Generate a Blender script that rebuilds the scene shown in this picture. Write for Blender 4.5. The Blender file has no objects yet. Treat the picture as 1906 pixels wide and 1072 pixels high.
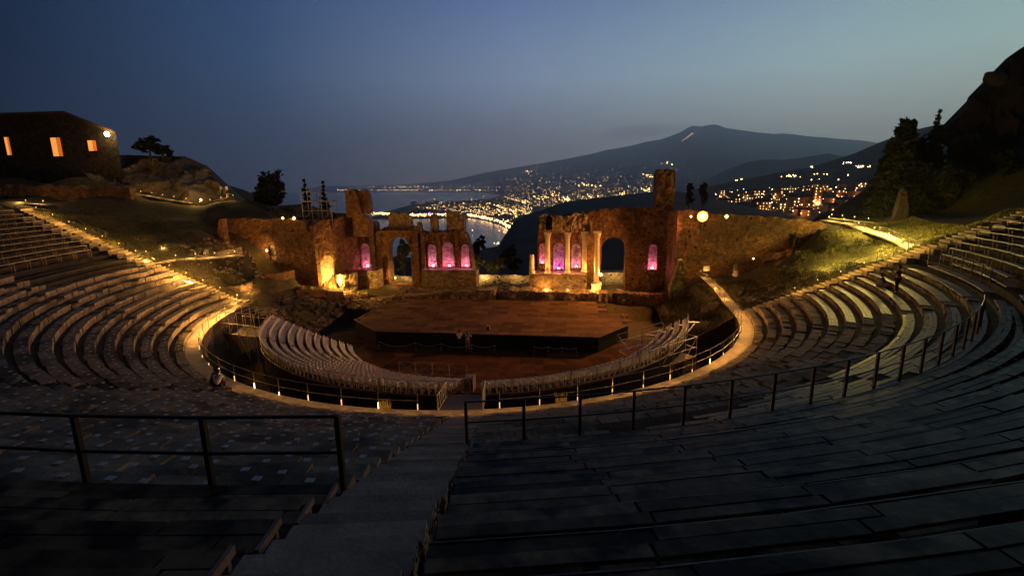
import bpy, math, random
import numpy as np
from mathutils import Vector, Matrix, noise as mn
random.seed(7)
rnd = random.random
def U(a, b): return a + (b - a) * random.random()
sc = bpy.context.scene
COL = sc.collection
# ------------------------------------------------------------------ camera
F, PITCH, ROLL, YAW = 915.9, 0.20507, -0.01368, 0.13026
CAM = Vector((10.378, -51.566, 12.70))
cf = Vector((-math.sin(YAW) * math.cos(PITCH), math.cos(YAW) * math.cos(PITCH), -math.sin(PITCH)))
c_r = Vector((math.cos(YAW), math.sin(YAW), 0)); c_u = c_r.cross(cf)
cr = c_r * math.cos(ROLL) + c_u * math.sin(ROLL); cu = c_u * math.cos(ROLL) - c_r * math.sin(ROLL)
cd = bpy.data.cameras.new("camera"); cd.sensor_width = 36; cd.lens = 36 * F / 1906
cd.clip_start = 0.1; cd.clip_end = 200000
co = bpy.data.objects.new("camera", cd); COL.objects.link(co); sc.camera = co
co.matrix_world = Matrix(((cr.x, cu.x, -cf.x, CAM.x), (cr.y, cu.y, -cf.y, CAM.y), (cr.z, cu.z, -cf.z, CAM.z), (0, 0, 0, 1)))
# ------------------------------------------------------------------ dusk sky
def lin(r, g, b):
    f = lambda c: ((c / 255 + .055) / 1.055) ** 2.4 if c > 10 else c / 255 / 12.92
    return (f(r), f(g), f(b), 1)
w = bpy.data.worlds.new("World"); sc.world = w; w.use_nodes = True
nt = w.node_tree; N = nt.nodes; Lk = nt.links
bg = N['Background']; bg.inputs[1].default_value = 1.45
def mnode(op, a, b=None):
    n = N.new('ShaderNodeMath'); n.operation = op
    for i, v in enumerate((a, b)):
        if v is None: continue
        if isinstance(v, (int, float)): n.inputs[i].default_value = v
        else: Lk.new(v, n.inputs[i])
    return n.outputs[0]
tc = N.new('ShaderNodeTexCoord'); sx = N.new('ShaderNodeSeparateXYZ'); Lk.new(tc.outputs['Generated'], sx.inputs[0])
SUN_AZ = math.radians(45)     # afterglow bearing, clockwise from +Y
hl = mnode('SQRT', mnode('ADD', mnode('MULTIPLY', sx.outputs[0], sx.outputs[0]), mnode('ADD', mnode('MULTIPLY', sx.outputs[1], sx.outputs[1]), 1e-6)))
dt = mnode('ADD', mnode('MULTIPLY', sx.outputs[0], math.sin(SUN_AZ)), mnode('MULTIPLY', sx.outputs[1], math.cos(SUN_AZ)))
dl = mnode('DIVIDE', mnode('ARCCOSINE', mnode('DIVIDE', dt, hl)), math.pi)
el = mnode('ARCTAN2', sx.outputs[2], hl)
def ramp(stops, fac, interp='EASE'):
    r = N.new('ShaderNodeValToRGB'); r.color_ramp.interpolation = interp
    e = r.color_ramp.elements
    while len(e) < len(stops): e.new(.5)
    for i, (p, c) in enumerate(stops): e[i].position = p; e[i].color = c
    Lk.new(fac, r.inputs[0]); return r.outputs[0]
P_ = [d / 180 for d in (4, 21, 52, 78, 100, 180)]
def rr(cols): return ramp(list(zip(P_, [lin(*c) for c in cols])), dl, 'LINEAR')
E0 = rr([(186, 174, 144), (182, 172, 148), (122, 114, 108), (66, 72, 86), (20, 34, 58), (10, 14, 26)])
E1 = rr([(150, 178, 168), (150, 174, 176), (122, 138, 162), (52, 74, 106), (2, 14, 34), (6, 9, 18)])
E2 = rr([(92, 120, 128), (70, 102, 140), (60, 86, 136), (34, 58, 96), (1, 10, 32), (5, 8, 16)])
EZ = rr([(32, 37, 48), (30, 35, 46), (26, 30, 41), (20, 24, 34), (14, 17, 25), (9, 10, 15)])
def mixc(a, b, e0, e1):
    m = N.new('ShaderNodeMapRange'); m.interpolation_type = 'LINEAR'
    m.inputs[1].default_value = math.radians(e0); m.inputs[2].default_value = math.radians(e1); Lk.new(el, m.inputs[0])
    x = N.new('ShaderNodeMix'); x.data_type = 'RGBA'; Lk.new(m.outputs[0], x.inputs[0]); Lk.new(a, x.inputs[6]); Lk.new(b, x.inputs[7]); return x.outputs[2]
skyc = mixc(mixc(mixc(E0, E1, 0.5, 11), E2, 11, 22), EZ, 23, 52)
Lk.new(skyc, bg.inputs[0])
sc.view_settings.view_transform = 'Standard'; sc.view_settings.look = 'None'
sc.view_settings.exposure = 0; sc.view_settings.gamma = 1; sc.view_settings.use_curve_mapping = False
sc.render.engine = 'CYCLES'
cy = sc.cycles
cy.use_denoising = True; cy.max_bounces = 5; cy.diffuse_bounces = 3; cy.glossy_bounces = 2; cy.transmission_bounces = 3
cy.volume_bounces = 1; cy.sample_clamp_indirect = 3; cy.caustics_reflective = False; cy.caustics_refractive = False; cy.use_light_tree = True
try: cy.denoising_prefilter = 'ACCURATE'
except Exception: pass
# ------------------------------------------------------------------ helpers
def sight(px, py, Y=None, z=None, r=None):
    """a surveyed sight line from the camera station, cut at a depth Y, a height z or a range r (metres)"""
    d = cf + cr * ((px - 953) / F) - cu * ((py - 536) / F)
    if Y is not None: t = (Y - CAM.y) / d.y
    elif z is not None: t = (z - CAM.z) / d.z
    else: t = r / math.hypot(d.x, d.y)
    return CAM + d * t
def pol(R, th, z=0.0):
    a = math.radians(th); return (R * math.sin(a), -R * math.cos(a), z)
MATS = {}
def mat(name, col, col2=None, scale=2.0, rough=.85, bump=.3, bscale=None, spec=.3, metal=0, det=5, rand=.0, col3=None, sc3=.35, stretch=None):
    if name in MATS: return MATS[name]
    m = bpy.data.materials.new(name); m.use_nodes = True
    t = m.node_tree; n = t.nodes; l = t.links; b = n['Principled BSDF']
    b.inputs['Roughness'].default_value = rough; b.inputs['Metallic'].default_value = metal
    b.inputs['Specular IOR Level'].default_value = spec
    g = n.new('ShaderNodeNewGeometry'); vec = g.outputs['Position']
    if stretch:
        mp = n.new('ShaderNodeMapping'); mp.inputs['Scale'].default_value = stretch; l.new(vec, mp.inputs[0]); vec = mp.outputs[0]
    c4 = lambda c: (*c, 1)
    def mix(fac, a, bb, lo=.35, hi=.65):
        mr = n.new('ShaderNodeMapRange'); mr.inputs[1].default_value = lo; mr.inputs[2].default_value = hi; l.new(fac, mr.inputs[0])
        x = n.new('ShaderNodeMix'); x.data_type = 'RGBA'; l.new(mr.outputs[0], x.inputs[0])
        for i, v in ((6, a), (7, bb)):
            if isinstance(v, tuple): x.inputs[i].default_value = v
            else: l.new(v, x.inputs[i])
        return x.outputs[2]
    out = c4(col)
    if col2:
        nz = n.new('ShaderNodeTexNoise'); nz.inputs['Scale'].default_value = scale; nz.inputs['Detail'].default_value = det; nz.inputs['Roughness'].default_value = .65
        l.new(vec, nz.inputs['Vector']); out = mix(nz.outputs[0], c4(col), c4(col2))
    if col3:
        nz = n.new('ShaderNodeTexNoise'); nz.inputs['Scale'].default_value = sc3; nz.inputs['Detail'].default_value = 4
        l.new(vec, nz.inputs['Vector']); out = mix(nz.outputs[0], out, c4(col3), .5, .62)
    if rand:
        oi = n.new('ShaderNodeObjectInfo'); h = n.new('ShaderNodeMapRange'); h.inputs[3].default_value = 1 - rand; h.inputs[4].default_value = 1 + rand; l.new(oi.outputs['Random'], h.inputs[0])
        hv = n.new('ShaderNodeHueSaturation'); l.new(h.outputs[0], hv.inputs['Value'])
        if isinstance(out, tuple): hv.inputs['Color'].default_value = out
        else: l.new(out, hv.inputs['Color'])
        out = hv.outputs[0]
    if isinstance(out, tuple): b.inputs['Base Color'].default_value = out
    else: l.new(out, b.inputs['Base Color'])
    if bump:
        nb = n.new('ShaderNodeTexNoise'); nb.inputs['Scale'].default_value = bscale or scale * 4; nb.inputs['Detail'].default_value = 6; l.new(vec, nb.inputs['Vector'])
        bp = n.new('ShaderNodeBump'); bp.inputs['Strength'].default_value = bump; bp.inputs['Distance'].default_value = .05; l.new(nb.outputs[0], bp.inputs['Height']); l.new(bp.outputs[0], b.inputs['Normal'])
    MATS[name] = m; return m
def masonry(name, col, col2, mortar, bw=.5, bh=.2, bump=.8, col3=None):
    """coursed rubble or brick: fine relief and colour for courses too small to pick apart"""
    m = mat(name, col, col2, 1.3, .92, .0, col3=col3, sc3=.25)
    t = m.node_tree; n = t.nodes; l = t.links; b = n['Principled BSDF']
    src = b.inputs['Base Color'].links[0].from_socket
    g = n.new('ShaderNodeNewGeometry'); s = n.new('ShaderNodeSeparateXYZ'); l.new(g.outputs['Position'], s.inputs[0])
    a = n.new('ShaderNodeMath'); a.operation = 'ADD'; l.new(s.outputs[0], a.inputs[0]); l.new(s.outputs[1], a.inputs[1])
    cx = n.new('ShaderNodeCombineXYZ'); l.new(a.outputs[0], cx.inputs[0]); l.new(s.outputs[2], cx.inputs[1])
    nz = n.new('ShaderNodeTexNoise'); nz.inputs['Scale'].default_value = 1.2; l.new(g.outputs['Position'], nz.inputs['Vector'])
    ma = n.new('ShaderNodeVectorMath'); ma.operation = 'MULTIPLY_ADD'; l.new(nz.outputs['Color'], ma.inputs[0]); ma.inputs[1].default_value = (.25, .18, 0); l.new(cx.outputs[0], ma.inputs[2])
    br = n.new('ShaderNodeTexBrick'); br.inputs['Scale'].default_value = 1; br.inputs['Brick Width'].default_value = bw; br.inputs['Row Height'].default_value = bh
    br.inputs['Mortar Size'].default_value = .018; br.inputs['Mortar Smooth'].default_value = .5
    br.inputs['Color1'].default_value = (1.12, 1.12, 1.12, 1); br.inputs['Color2'].default_value = (.72, .7, .68, 1); br.inputs['Mortar'].default_value = (*mortar, 1)
    l.new(ma.outputs[0], br.inputs['Vector'])
    mx = n.new('ShaderNodeMix'); mx.data_type = 'RGBA'; mx.blend_type = 'MULTIPLY'; mx.inputs[0].default_value = 1; l.new(src, mx.inputs[6]); l.new(br.outputs['Color'], mx.inputs[7])
    l.new(mx.outputs[2], b.inputs['Base Color'])
    vo = n.new('ShaderNodeTexVoronoi'); vo.inputs['Scale'].default_value = .62; l.new(ma.outputs[0], vo.inputs['Vector'])
    vr = n.new('ShaderNodeMapRange'); vr.inputs[1].default_value = .07; vr.inputs[2].default_value = .13; vr.inputs[3].default_value = .12; l.new(vo.outputs['Distance'], vr.inputs[0])  # dark spots: the shade of putlog holes put into the colour
    n2 = n.new('ShaderNodeTexNoise'); n2.inputs['Scale'].default_value = 2.6; n2.inputs['Detail'].default_value = 7; n2.inputs['Roughness'].default_value = .75; l.new(g.outputs['Position'], n2.inputs['Vector'])
    v2 = n.new('ShaderNodeMapRange'); v2.inputs[1].default_value = .32; v2.inputs[2].default_value = .68; v2.inputs[3].default_value = .45; v2.inputs[4].default_value = 1.35; l.new(n2.outputs[0], v2.inputs[0])
    vm = n.new('ShaderNodeMath'); vm.operation = 'MULTIPLY'; l.new(vr.outputs[0], vm.inputs[0]); l.new(v2.outputs[0], vm.inputs[1])
    m3 = n.new('ShaderNodeMix'); m3.data_type = 'RGBA'; m3.blend_type = 'MULTIPLY'; m3.inputs[0].default_value = 1; l.new(mx.outputs[2], m3.inputs[6]); l.new(vm.outputs[0], m3.inputs[7]); l.new(m3.outputs[2], b.inputs['Base Color'])
    nb = n.new('ShaderNodeTexNoise'); nb.inputs['Scale'].default_value = 6; nb.inputs['Detail'].default_value = 6; l.new(g.outputs['Position'], nb.inputs['Vector'])
    mm = n.new('ShaderNodeMath'); mm.operation = 'SUBTRACT'; l.new(nb.outputs[0], mm.inputs[0]); l.new(br.outputs['Fac'], mm.inputs[1])
    bp = n.new('ShaderNodeBump'); bp.inputs['Strength'].default_value = bump; bp.inputs['Distance'].default_value = .06; l.new(mm.outputs[0], bp.inputs['Height']); l.new(bp.outputs[0], b.inputs['Normal'])
    return m
def glow(name, col, st, sample=False):
    m = bpy.data.materials.new(name); m.use_nodes = True; b = m.node_tree.nodes['Principled BSDF']
    b.inputs['Base Color'].default_value = (*col, 1); b.inputs['Emission Color'].default_value = (*col, 1); b.inputs['Emission Strength'].default_value = st
    if not sample: m.cycles.emission_sampling = 'NONE'
    MATS[name] = m; return m
class MB:
    def __init__(s): s.v = []; s.f = []; s.mi = []
    def add(s, vs, fs, mi=0):
        o = len(s.v); s.v += [tuple(p) for p in vs]; s.f += [tuple(i + o for i in f) for f in fs]; s.mi += [mi] * len(fs); return s
    def hexa(s, p, mi=0):   # 8 corners: bottom ring 0-3, top ring 4-7
        return s.add(p, [(0, 3, 2, 1), (4, 5, 6, 7), (0, 1, 5, 4), (1, 2, 6, 5), (2, 3, 7, 6), (3, 0, 4, 7)], mi)
    def box(s, x0, x1, y0, y1, z0, z1, mi=0):
        return s.hexa([(x0, y0, z0), (x1, y0, z0), (x1, y1, z0), (x0, y1, z0), (x0, y0, z1), (x1, y0, z1), (x1, y1, z1), (x0, y1, z1)], mi)
    def beam(s, a, b, wd, ht, mi=0, up=(0, 0, 1)):  # bar between two points, square section
        a = Vector(a); b = Vector(b); d = (b - a).normalized(); u = Vector(up)
        if abs(d.dot(u)) > .98: u = Vector((1, 0, 0))
        r = d.cross(u).normalized() * wd / 2; q = r.cross(d).normalized() * ht / 2
        return s.hexa([a - r - q, a + r - q, b + r - q, b - r - q, a - r + q, a + r + q, b + r + q, b - r + q], mi)
    def tube(s, pts, rad, n=6, cap=True, mi=0):
        pts = [Vector(p) for p in pts]; rs = rad if isinstance(rad, (list, tuple)) else [rad] * len(pts)
        vs = []
        for i, p in enumerate(pts):
            d = (pts[min(i + 1, len(pts) - 1)] - pts[max(i - 1, 0)]).normalized()
            u = Vector((0, 0, 1)) if abs(d.z) < .95 else Vector((1, 0, 0))
            r = d.cross(u).normalized(); q = r.cross(d)
            for k in range(n):
                a = 2 * math.pi * k / n; vs.append(p + (r * math.cos(a) + q * math.sin(a)) * rs[i])
        fs = [(i * n + k, i * n + (k + 1) % n, (i + 1) * n + (k + 1) % n, (i + 1) * n + k) for i in range(len(pts) - 1) for k in range(n)]
        if cap: fs += [tuple(range(n)), tuple(range((len(pts) - 1) * n + n - 1, (len(pts) - 1) * n - 1, -1))]
        return s.add(vs, fs, mi)
    def lathe(s, prof, c=(0, 0, 0), n=12, mi=0):
        vs = [(c[0] + r * math.cos(2 * math.pi * k / n), c[1] + r * math.sin(2 * math.pi * k / n), c[2] + z) for r, z in prof for k in range(n)]
        fs = [(i * n + k, i * n + (k + 1) % n, (i + 1) * n + (k + 1) % n, (i + 1) * n + k) for i in range(len(prof) - 1) for k in range(n)]
        fs += [tuple(range(n - 1, -1, -1)), tuple(range((len(prof) - 1) * n, len(prof) * n))]
        return s.add(vs, fs, mi)
    def sector(s, R0, R1, t0, t1, z0, z1, n=1, jit=0, mi=0):
        for k in range(n):
            a = t0 + (t1 - t0) * k / n; b = t0 + (t1 - t0) * (k + 1) / n
            s.hexa([pol(R0, a, z0), pol(R0, b, z0), pol(R1, b, z0), pol(R1, a, z0), pol(R0, a, z1), pol(R0, b, z1), pol(R1, b, z1), pol(R1, a, z1)], mi)
        if jit:
            for i in range(len(s.v) - 8 * n, len(s.v)):
                x, y, z = s.v[i]; s.v[i] = (x + U(-jit, jit), y + U(-jit, jit), z + U(-jit, jit) * .7)
        return s
    def build(s, name, m, parent=None, smooth=False, loc=None, kind=None):
        me = bpy.data.meshes.new(name); me.from_pydata(s.v, [], s.f)
        for mm in (m if isinstance(m, (list, tuple)) else [m]): me.materials.append(mm)
        if isinstance(m, (list, tuple)) and len(m) > 1: me.polygons.foreach_set('material_index', s.mi)
        if smooth: me.polygons.foreach_set('use_smooth', [True] * len(s.f))
        me.update()
        o = bpy.data.objects.new(name, me); COL.objects.link(o)
        if loc is not None: o.location = loc
        if parent is not None: attach(o, parent)
        if kind: o['kind'] = kind
        return o
def attach(o, parent, local=False):
    o.parent = parent
    if not local:
        o.matrix_parent_inverse = Matrix.Translation(-Vector(parent.location))
def tag(o, label=None, cat=None, group=None, kind=None):
    for k, v in (('label', label), ('category', cat), ('group', group), ('kind', kind)):
        if v: o[k] = v
    return o
def thing(name, label, cat, loc, group=None):
    o = bpy.data.objects.new(name, None); o.empty_display_size = .3; COL.objects.link(o); o.location = loc
    return tag(o, label, cat, group)
def struct(name, mb, m, smooth=False, label=None):
    o = mb.build(name, m, smooth=smooth); o['kind'] = 'structure'
    if label: o['label'] = label
    return o
def lamp(name, loc, watt, col=(1, .62, .22), rad=.12, parent=None, spot=None, aim=None, blend=.6):
    ld = bpy.data.lights.new(name, 'SPOT' if spot else 'POINT'); ld.energy = watt; ld.color = col; ld.shadow_soft_size = rad
    o = bpy.data.objects.new(name, ld); COL.objects.link(o); o.location = loc
    if spot: ld.spot_size = math.radians(spot); ld.spot_blend = blend; o.rotation_euler = (Vector(aim) - Vector(loc)).to_track_quat('-Z', 'Y').to_euler()
    if parent: attach(o, parent)
    return o
ORD = ['first', 'second', 'third', 'fourth', 'fifth', 'sixth', 'seventh', 'eighth', 'ninth', 'tenth', 'eleventh', 'twelfth', 'thirteenth', 'fourteenth', 'fifteenth', 'sixteenth', 'seventeenth', 'eighteenth', 'nineteenth', 'twentieth']
def nth(n): return ORD[n - 1] if n <= 20 else str(n) + ('st' if n % 10 == 1 else 'nd' if n % 10 == 2 else 'rd' if n % 10 == 3 else 'th')
fbm = lambda p, s=1.0, o=4: mn.fractal(Vector(p) * s, 1.0, 2.0, o)
# ------------------------------------------------------------------ materials
M_stone = mat('weathered_limestone', (.19, .14, .095), (.33, .25, .175), 1.6, .9, .5, rand=.22, spec=.12, col3=(.12, .09, .065))
M_stone2 = mat('rough_row_stone', (.17, .125, .085), (.33, .255, .18), 3.0, .92, .6, bscale=9, spec=.12, col3=(.09, .075, .06))
M_earth = mat('trodden_earth', (.04, .031, .024), (.075, .058, .043), 1.1, .95, .5, bscale=7, spec=.1)
M_path = mat('path_paving', (.24, .19, .13), (.38, .30, .21), 1.8, .85, .6, bscale=9, col3=(.2, .16, .11))
M_step = mat('stair_stone', (.24, .18, .125), (.38, .29, .21), 1.3, .85, .35, bscale=14, rand=.3, spec=.12)
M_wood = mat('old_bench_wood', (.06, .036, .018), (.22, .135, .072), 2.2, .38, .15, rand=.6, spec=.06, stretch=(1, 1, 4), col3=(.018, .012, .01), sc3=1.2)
M_edge = mat('plank_edge_highlight', (.16, .125, .1), (.05, .04, .032), 3.5, .5, .2, rand=.5, spec=.4)  # paler tone painted in for sky light catching the plank edges
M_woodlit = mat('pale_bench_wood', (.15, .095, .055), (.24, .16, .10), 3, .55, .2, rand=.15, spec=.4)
M_tile = mat('stained_floor_board', (.05, .02, .01), (.10, .04, .018), .8, .85, .1, rand=.45, spec=.05)
M_stage = mat('stage_plywood', (.085, .046, .024), (.14, .076, .04), 1.0, .85, .1, rand=.34, spec=.05)
M_black = mat('black_fabric', (.006, .006, .006), rough=.9, bump=0)
M_iron = mat('dark_painted_iron', (.012, .013, .015), rough=.45, bump=0, spec=.4)
M_steel = mat('galvanised_tube', (.42, .39, .35), rough=.4, bump=0, metal=.6)
M_plastic = mat('white_plastic', (.74, .69, .62), (.68, .62, .55), 3, .4, 0, rand=.08)
M_marker = mat('white_seat_mark', (.5, .5, .5), (.36, .36, .36), 6, .6, 0)
M_ruin = masonry('ruin_brick', (.20, .10, .05), (.31, .17, .09), (.42, .38, .34), .42, .14, .7, col3=(.15, .085, .05))
M_ruin2 = masonry('ruin_rubble_stone', (.26, .18, .12), (.38, .28, .19), (.35, .3, .26), .55, .3, 1.0, col3=(.16, .11, .07))
M_plaster = masonry('pale_niche_brick', (.42, .35, .3), (.66, .58, .5), (.4, .36, .33), .5, .2, 1.2)
M_marble = mat('pale_marble', (.5, .42, .31), (.62, .54, .42), 2, .6, .25)
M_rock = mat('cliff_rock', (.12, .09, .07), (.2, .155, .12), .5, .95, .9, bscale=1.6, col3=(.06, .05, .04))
M_grass = mat('dry_grass', (.10, .09, .025), (.19, .16, .05), 3.5, .95, .9, bscale=18, col3=(.05, .05, .018), sc3=.3)
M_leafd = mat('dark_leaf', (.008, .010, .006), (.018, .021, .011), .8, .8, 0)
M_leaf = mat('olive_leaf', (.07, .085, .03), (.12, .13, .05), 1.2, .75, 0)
M_bark = mat('bark', (.06, .045, .03), (.1, .08, .055), 6, .95, .5)
M_wall = masonry('house_stone_wall', (.05, .04, .032), (.09, .07, .055), (.6, .55, .5), .7, .3, .6)
M_roof = mat('clay_roof', (.09, .05, .035), (.14, .08, .055), 3, .9, .5)
M_skin = mat('skin', (.34, .2, .14), rough=.6, bump=0)
# ================================================================== FAR SETTING
def interp(tab, x):
    xs = [t[0] for t in tab]; ys = [t[1] for t in tab]
    return float(np.interp(x, xs, ys))
def az_of(px): d = sight(px, 350, r=1.0) - CAM; return math.atan2(d.x, d.y)
def elev_z(px, py, r): return sight(px, py, r=r).z
def pt(az, r, z): return (CAM.x + r * math.sin(az), CAM.y + r * math.cos(az), z)
M_sea = mat('sea_water', (.012, .02, .03), rough=.16, bump=0, spec=.5)
_t = M_sea.node_tree; _n = _t.nodes; _g = _n.new('ShaderNodeNewGeometry'); _z = _n.new('ShaderNodeTexNoise'); _z.inputs['Scale'].default_value = .09; _z.inputs['Detail'].default_value = 5
_b = _n.new('ShaderNodeBump'); _b.inputs['Strength'].default_value = .35; _b.inputs['Distance'].default_value = 1.5
_t.links.new(_g.outputs['Position'], _z.inputs['Vector']); _t.links.new(_z.outputs[0], _b.inputs['Height']); _t.links.new(_b.outputs[0], _n['Principled BSDF'].inputs['Normal'])
SEA = -240
mb = MB(); n = 72
mb.v = [(CAM.x, CAM.y, SEA)] + [(CAM.x + 40000 * math.cos(2 * math.pi * k / n), CAM.y + 40000 * math.sin(2 * math.pi * k / n), SEA) for k in range(n)]
mb.f = [(0, k + 1, (k + 1) % n + 1) for k in range(n)]
struct('sea', mb, M_sea)
M_land = mat('coastal_land', (.03, .032, .028), (.05, .048, .04), .002, .95, 0)
M_etna = mat('mountain_rock', (.035, .036, .04), (.055, .055, .06), .0006, .95, 0, det=8)
M_hill = mat('hill_scrub', (.010, .009, .007), (.022, .018, .013), .02, .95, .8, bscale=.06, det=8)
# coastal plain: polygon a few metres above the water
coast = [(590, 30000), (610, 30500), (700, 27000), (800, 24000), (900, 20000), (938, 15000), (915, 9800), (850, 8600), (790, 7600), (760, 7000), (735, 6000), (708, 5100), (688, 4560), (690, 4250), (720, 4180), (760, 4120), (820, 4080), (870, 4060), (903, 3700), (930, 3250), (950, 2800), (962, 2450), (958, 2250), (940, 2060), (922, 1900)]
bm_pts = [pt(az_of(px), r, SEA + 5) for px, r in coast]
bm_pts += [pt(az_of(922), 1000, SEA + 5), pt(az_of(1100), 900, SEA + 5), pt(az_of(1900), 900, SEA + 5), pt(az_of(1900), 50000, SEA + 5), pt(az_of(590), 50000, SEA + 5)]
import mathutils.geometry as mg
tri = mg.tessellate_polygon([[Vector((p[0], p[1], 0)) for p in bm_pts]])
mb = MB(); mb.v = list(bm_pts); mb.f = [tuple(t) for t in tri]
mb.v += [(x, y, SEA - 1) for x, y, z in bm_pts]; k = len(bm_pts); mb.f += [(i, (i + 1) % k, (i + 1) % k + k, i + k) for i in range(k)]
struct('coastal_plain', mb, M_land)
def ridge_fn(crest, rc, rf, zf, pw=1.6, rough=0.0, nf=1.0, back=.25):
    def h(px, t):   # t 0 foot .. 1 crest .. >1 behind
        R1 = interp(rc, px); R0 = interp(rf, px); Z1 = elev_z(px, interp(crest, px), R1); Z0 = interp(zf, px)
        r = R0 + (R1 - R0) * t
        if t <= 1: z = Z0 + (Z1 - Z0) * t ** pw
        else: z = Z1 - (abs(Z1 - Z0) + 20) * (t - 1) * 3
        a = az_of(px)
        if rough and t < 1.0: z += rough * (mn.fractal(Vector((math.sin(a) * r, math.cos(a) * r, 7)) * nf, 1, 2, 5)) * min(1, (1 - t) * 6) * min(1, t * 5)
        return pt(a, r, z), r
    return h
def ridge(name, h, px0, px1, step, nt_, m, smooth=True, tmax=1.3):
    mb = MB(); cols = int((px1 - px0) / step) + 1
    for i in range(cols):
        for j in range(nt_ + 1): mb.v.append(h(px0 + i * step, tmax * j / nt_)[0])
    for i in range(cols - 1):
        for j in range(nt_):
            a = i * (nt_ + 1) + j; mb.f.append((a, a + nt_ + 1, a + nt_ + 2, a + 1))
    return struct(name, mb, m, smooth)
H_etna = ridge_fn([(560, 352), (600, 347), (640, 346), (700, 345), (760, 343), (800, 340), (840, 336), (865, 330), (900, 322), (950, 313), (1000, 305), (1050, 296), (1100, 286), (1125, 279), (1150, 275), (1175, 270), (1200, 263), (1225, 259), (1245, 252), (1262, 245), (1272, 238), (1282, 233), (1290, 234), (1298, 236), (1306, 233), (1320, 231), (1328, 232), (1340, 237), (1365, 241), (1400, 246), (1430, 249), (1450, 248), (1470, 250), (1500, 254), (1530, 256), (1560, 259), (1590, 261), (1626, 266), (1700, 275), (1780, 280)],
                  [(560, 36000), (800, 33000), (1000, 27000), (1780, 26000)], [(560, 30200), (700, 27200), (800, 24200), (900, 20200), (945, 10000), (1000, 4500), (1200, 3500), (1780, 3000)], [(560, SEA + 4), (1780, SEA + 4)], 1.7, 70, .0006)
ridge('mountain', H_etna, 560, 1780, 5, 70, M_etna)
H_mid = ridge_fn([(1290, 350), (1330, 326), (1360, 312), (1390, 301), (1420, 297), (1455, 298), (1490, 293), (1520, 288), (1536, 286), (1560, 291), (1600, 290), (1700, 285)], [(1290, 8000), (1700, 8000)], [(1290, 4500), (1700, 4500)], [(1290, -200), (1700, -150)], 1.2, 25, .002)
ridge('middle_ridge', H_mid, 1290, 1700, 5, 30, M_etna)
H_town = ridge_fn([(1180, 400), (1240, 372), (1290, 353), (1340, 343), (1400, 330), (1450, 321), (1500, 312), (1540, 300), (1580, 287), (1626, 266), (1660, 252), (1690, 242), (1720, 235), (1750, 234), (1785, 240), (1860, 246), (2000, 250)], [(1180, 1400), (1240, 1800), (1340, 2400), (2000, 2600)], [(1180, 300), (1400, 420), (2000, 420)], [(1180, -60), (1300, -45), (1400, -40), (2000, -36)], 1.05, 9, .006)
ridge('town_hillside', H_town, 1180, 2000, 4, 60, M_hill)
H_near = ridge_fn([(0, 480), (600, 478), (840, 480), (870, 474), (900, 462), (925, 458), (942, 432), (958, 410), (985, 397), (1010, 391), (1040, 379), (1070, 373), (1100, 370), (1150, 364), (1180, 361), (1220, 357), (1260, 356), (1300, 362), (1400, 380), (1500, 392)],
                  [(0, 240), (870, 260), (925, 420), (960, 800), (1000, 1000), (1500, 1100)], [(0, 95), (1500, 95)], [(0, -30), (870, -22), (1000, -22), (1300, -10), (1500, -10)], 1.0, 1.6, .03)
ridge('near_ridge', H_near, 0, 1500, 4, 60, M_hill)
# haze
hz = MB().box(-42000, 42500, -42500, 42000, SEA - 2, 3700).build('haze', bpy.data.materials.new('haze_air'))
hm = hz.data.materials[0]; hm.use_nodes = True; hn = hm.node_tree.nodes; hn.remove(hn['Principled BSDF'])
pv = hn.new('ShaderNodeVolumePrincipled'); pv.inputs['Density'].default_value = 4.5e-5; pv.inputs['Color'].default_value = (.93, .95, .99, 1); pv.inputs['Anisotropy'].default_value = .78
hm.node_tree.links.new(pv.outputs[0], hn['Material Output'].inputs['Volume'])
hz['kind'] = 'stuff'
# lava stream on the mountain
def on_ridge(h, px, py, tmax=1.0):
    lo, hi = 0.0, tmax
    def e(t):
        p, r = h(px, t); return (p[2] - CAM.z) / r - (elev_z(px, py, 1.0) - CAM.z)
    for _ in range(24):
        m_ = (lo + hi) / 2
        if e(m_) < 0: lo = m_
        else: hi = m_
    return h(px, (lo + hi) / 2)
G_lava = glow('glowing_lava', (1, .42, .3), 1.1)
pts = []
for px, py in ((1283, 249), (1278, 253), (1273, 257), (1268, 260), (1264, 263)):
    p, r = on_ridge(H_etna, px, py); p = Vector(p); pts.append(CAM + (p - CAM) * .995)
lava = MB().tube(pts, [38, 30, 22, 16, 8], 6).build('lava_stream', G_lava); lava['kind'] = 'structure'
attach(lava, bpy.data.objects['mountain'])
# coastal lights: far towns that read as one mass
L_warm = glow('sodium_light', (1, .56, .16), 9); L_white = glow('cool_light', (1, .76, .46), 8); L_or = glow('amber_light', (1, .4, .11), 8); L_dim = glow('dim_light', (.8, .75, .75), 1.4); L_pur = glow('violet_light', (.35, .12, 1), 4)
LM = [L_warm, L_white, L_or, L_dim, L_pur]
def octa(mb, p, s, mi, sx_=1.0):
    x, y, z = p; a = s * sx_
    mb.add([(x + a, y, z), (x, y + s, z), (x - a, y, z), (x, y - s, z), (x, y, z + s), (x, y, z - s)], [(0, 1, 4), (1, 2, 4), (2, 3, 4), (3, 0, 4), (1, 0, 5), (2, 1, 5), (3, 2, 5), (0, 3, 5)], mi)
def flat_r(px, py):
    d = sight(px, py, r=1.0) - CAM; return (SEA + 9 - CAM.z) / d.z if d.z < -.003 else 40000
lights = MB(); R_ = random.Random(5)
def put_flat(px, py, s, mi):
    r = flat_r(px, py); p = pt(az_of(px), r, SEA + 9 + R_.uniform(0, 10)); octa(lights, p, s * r / F, mi)
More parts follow.
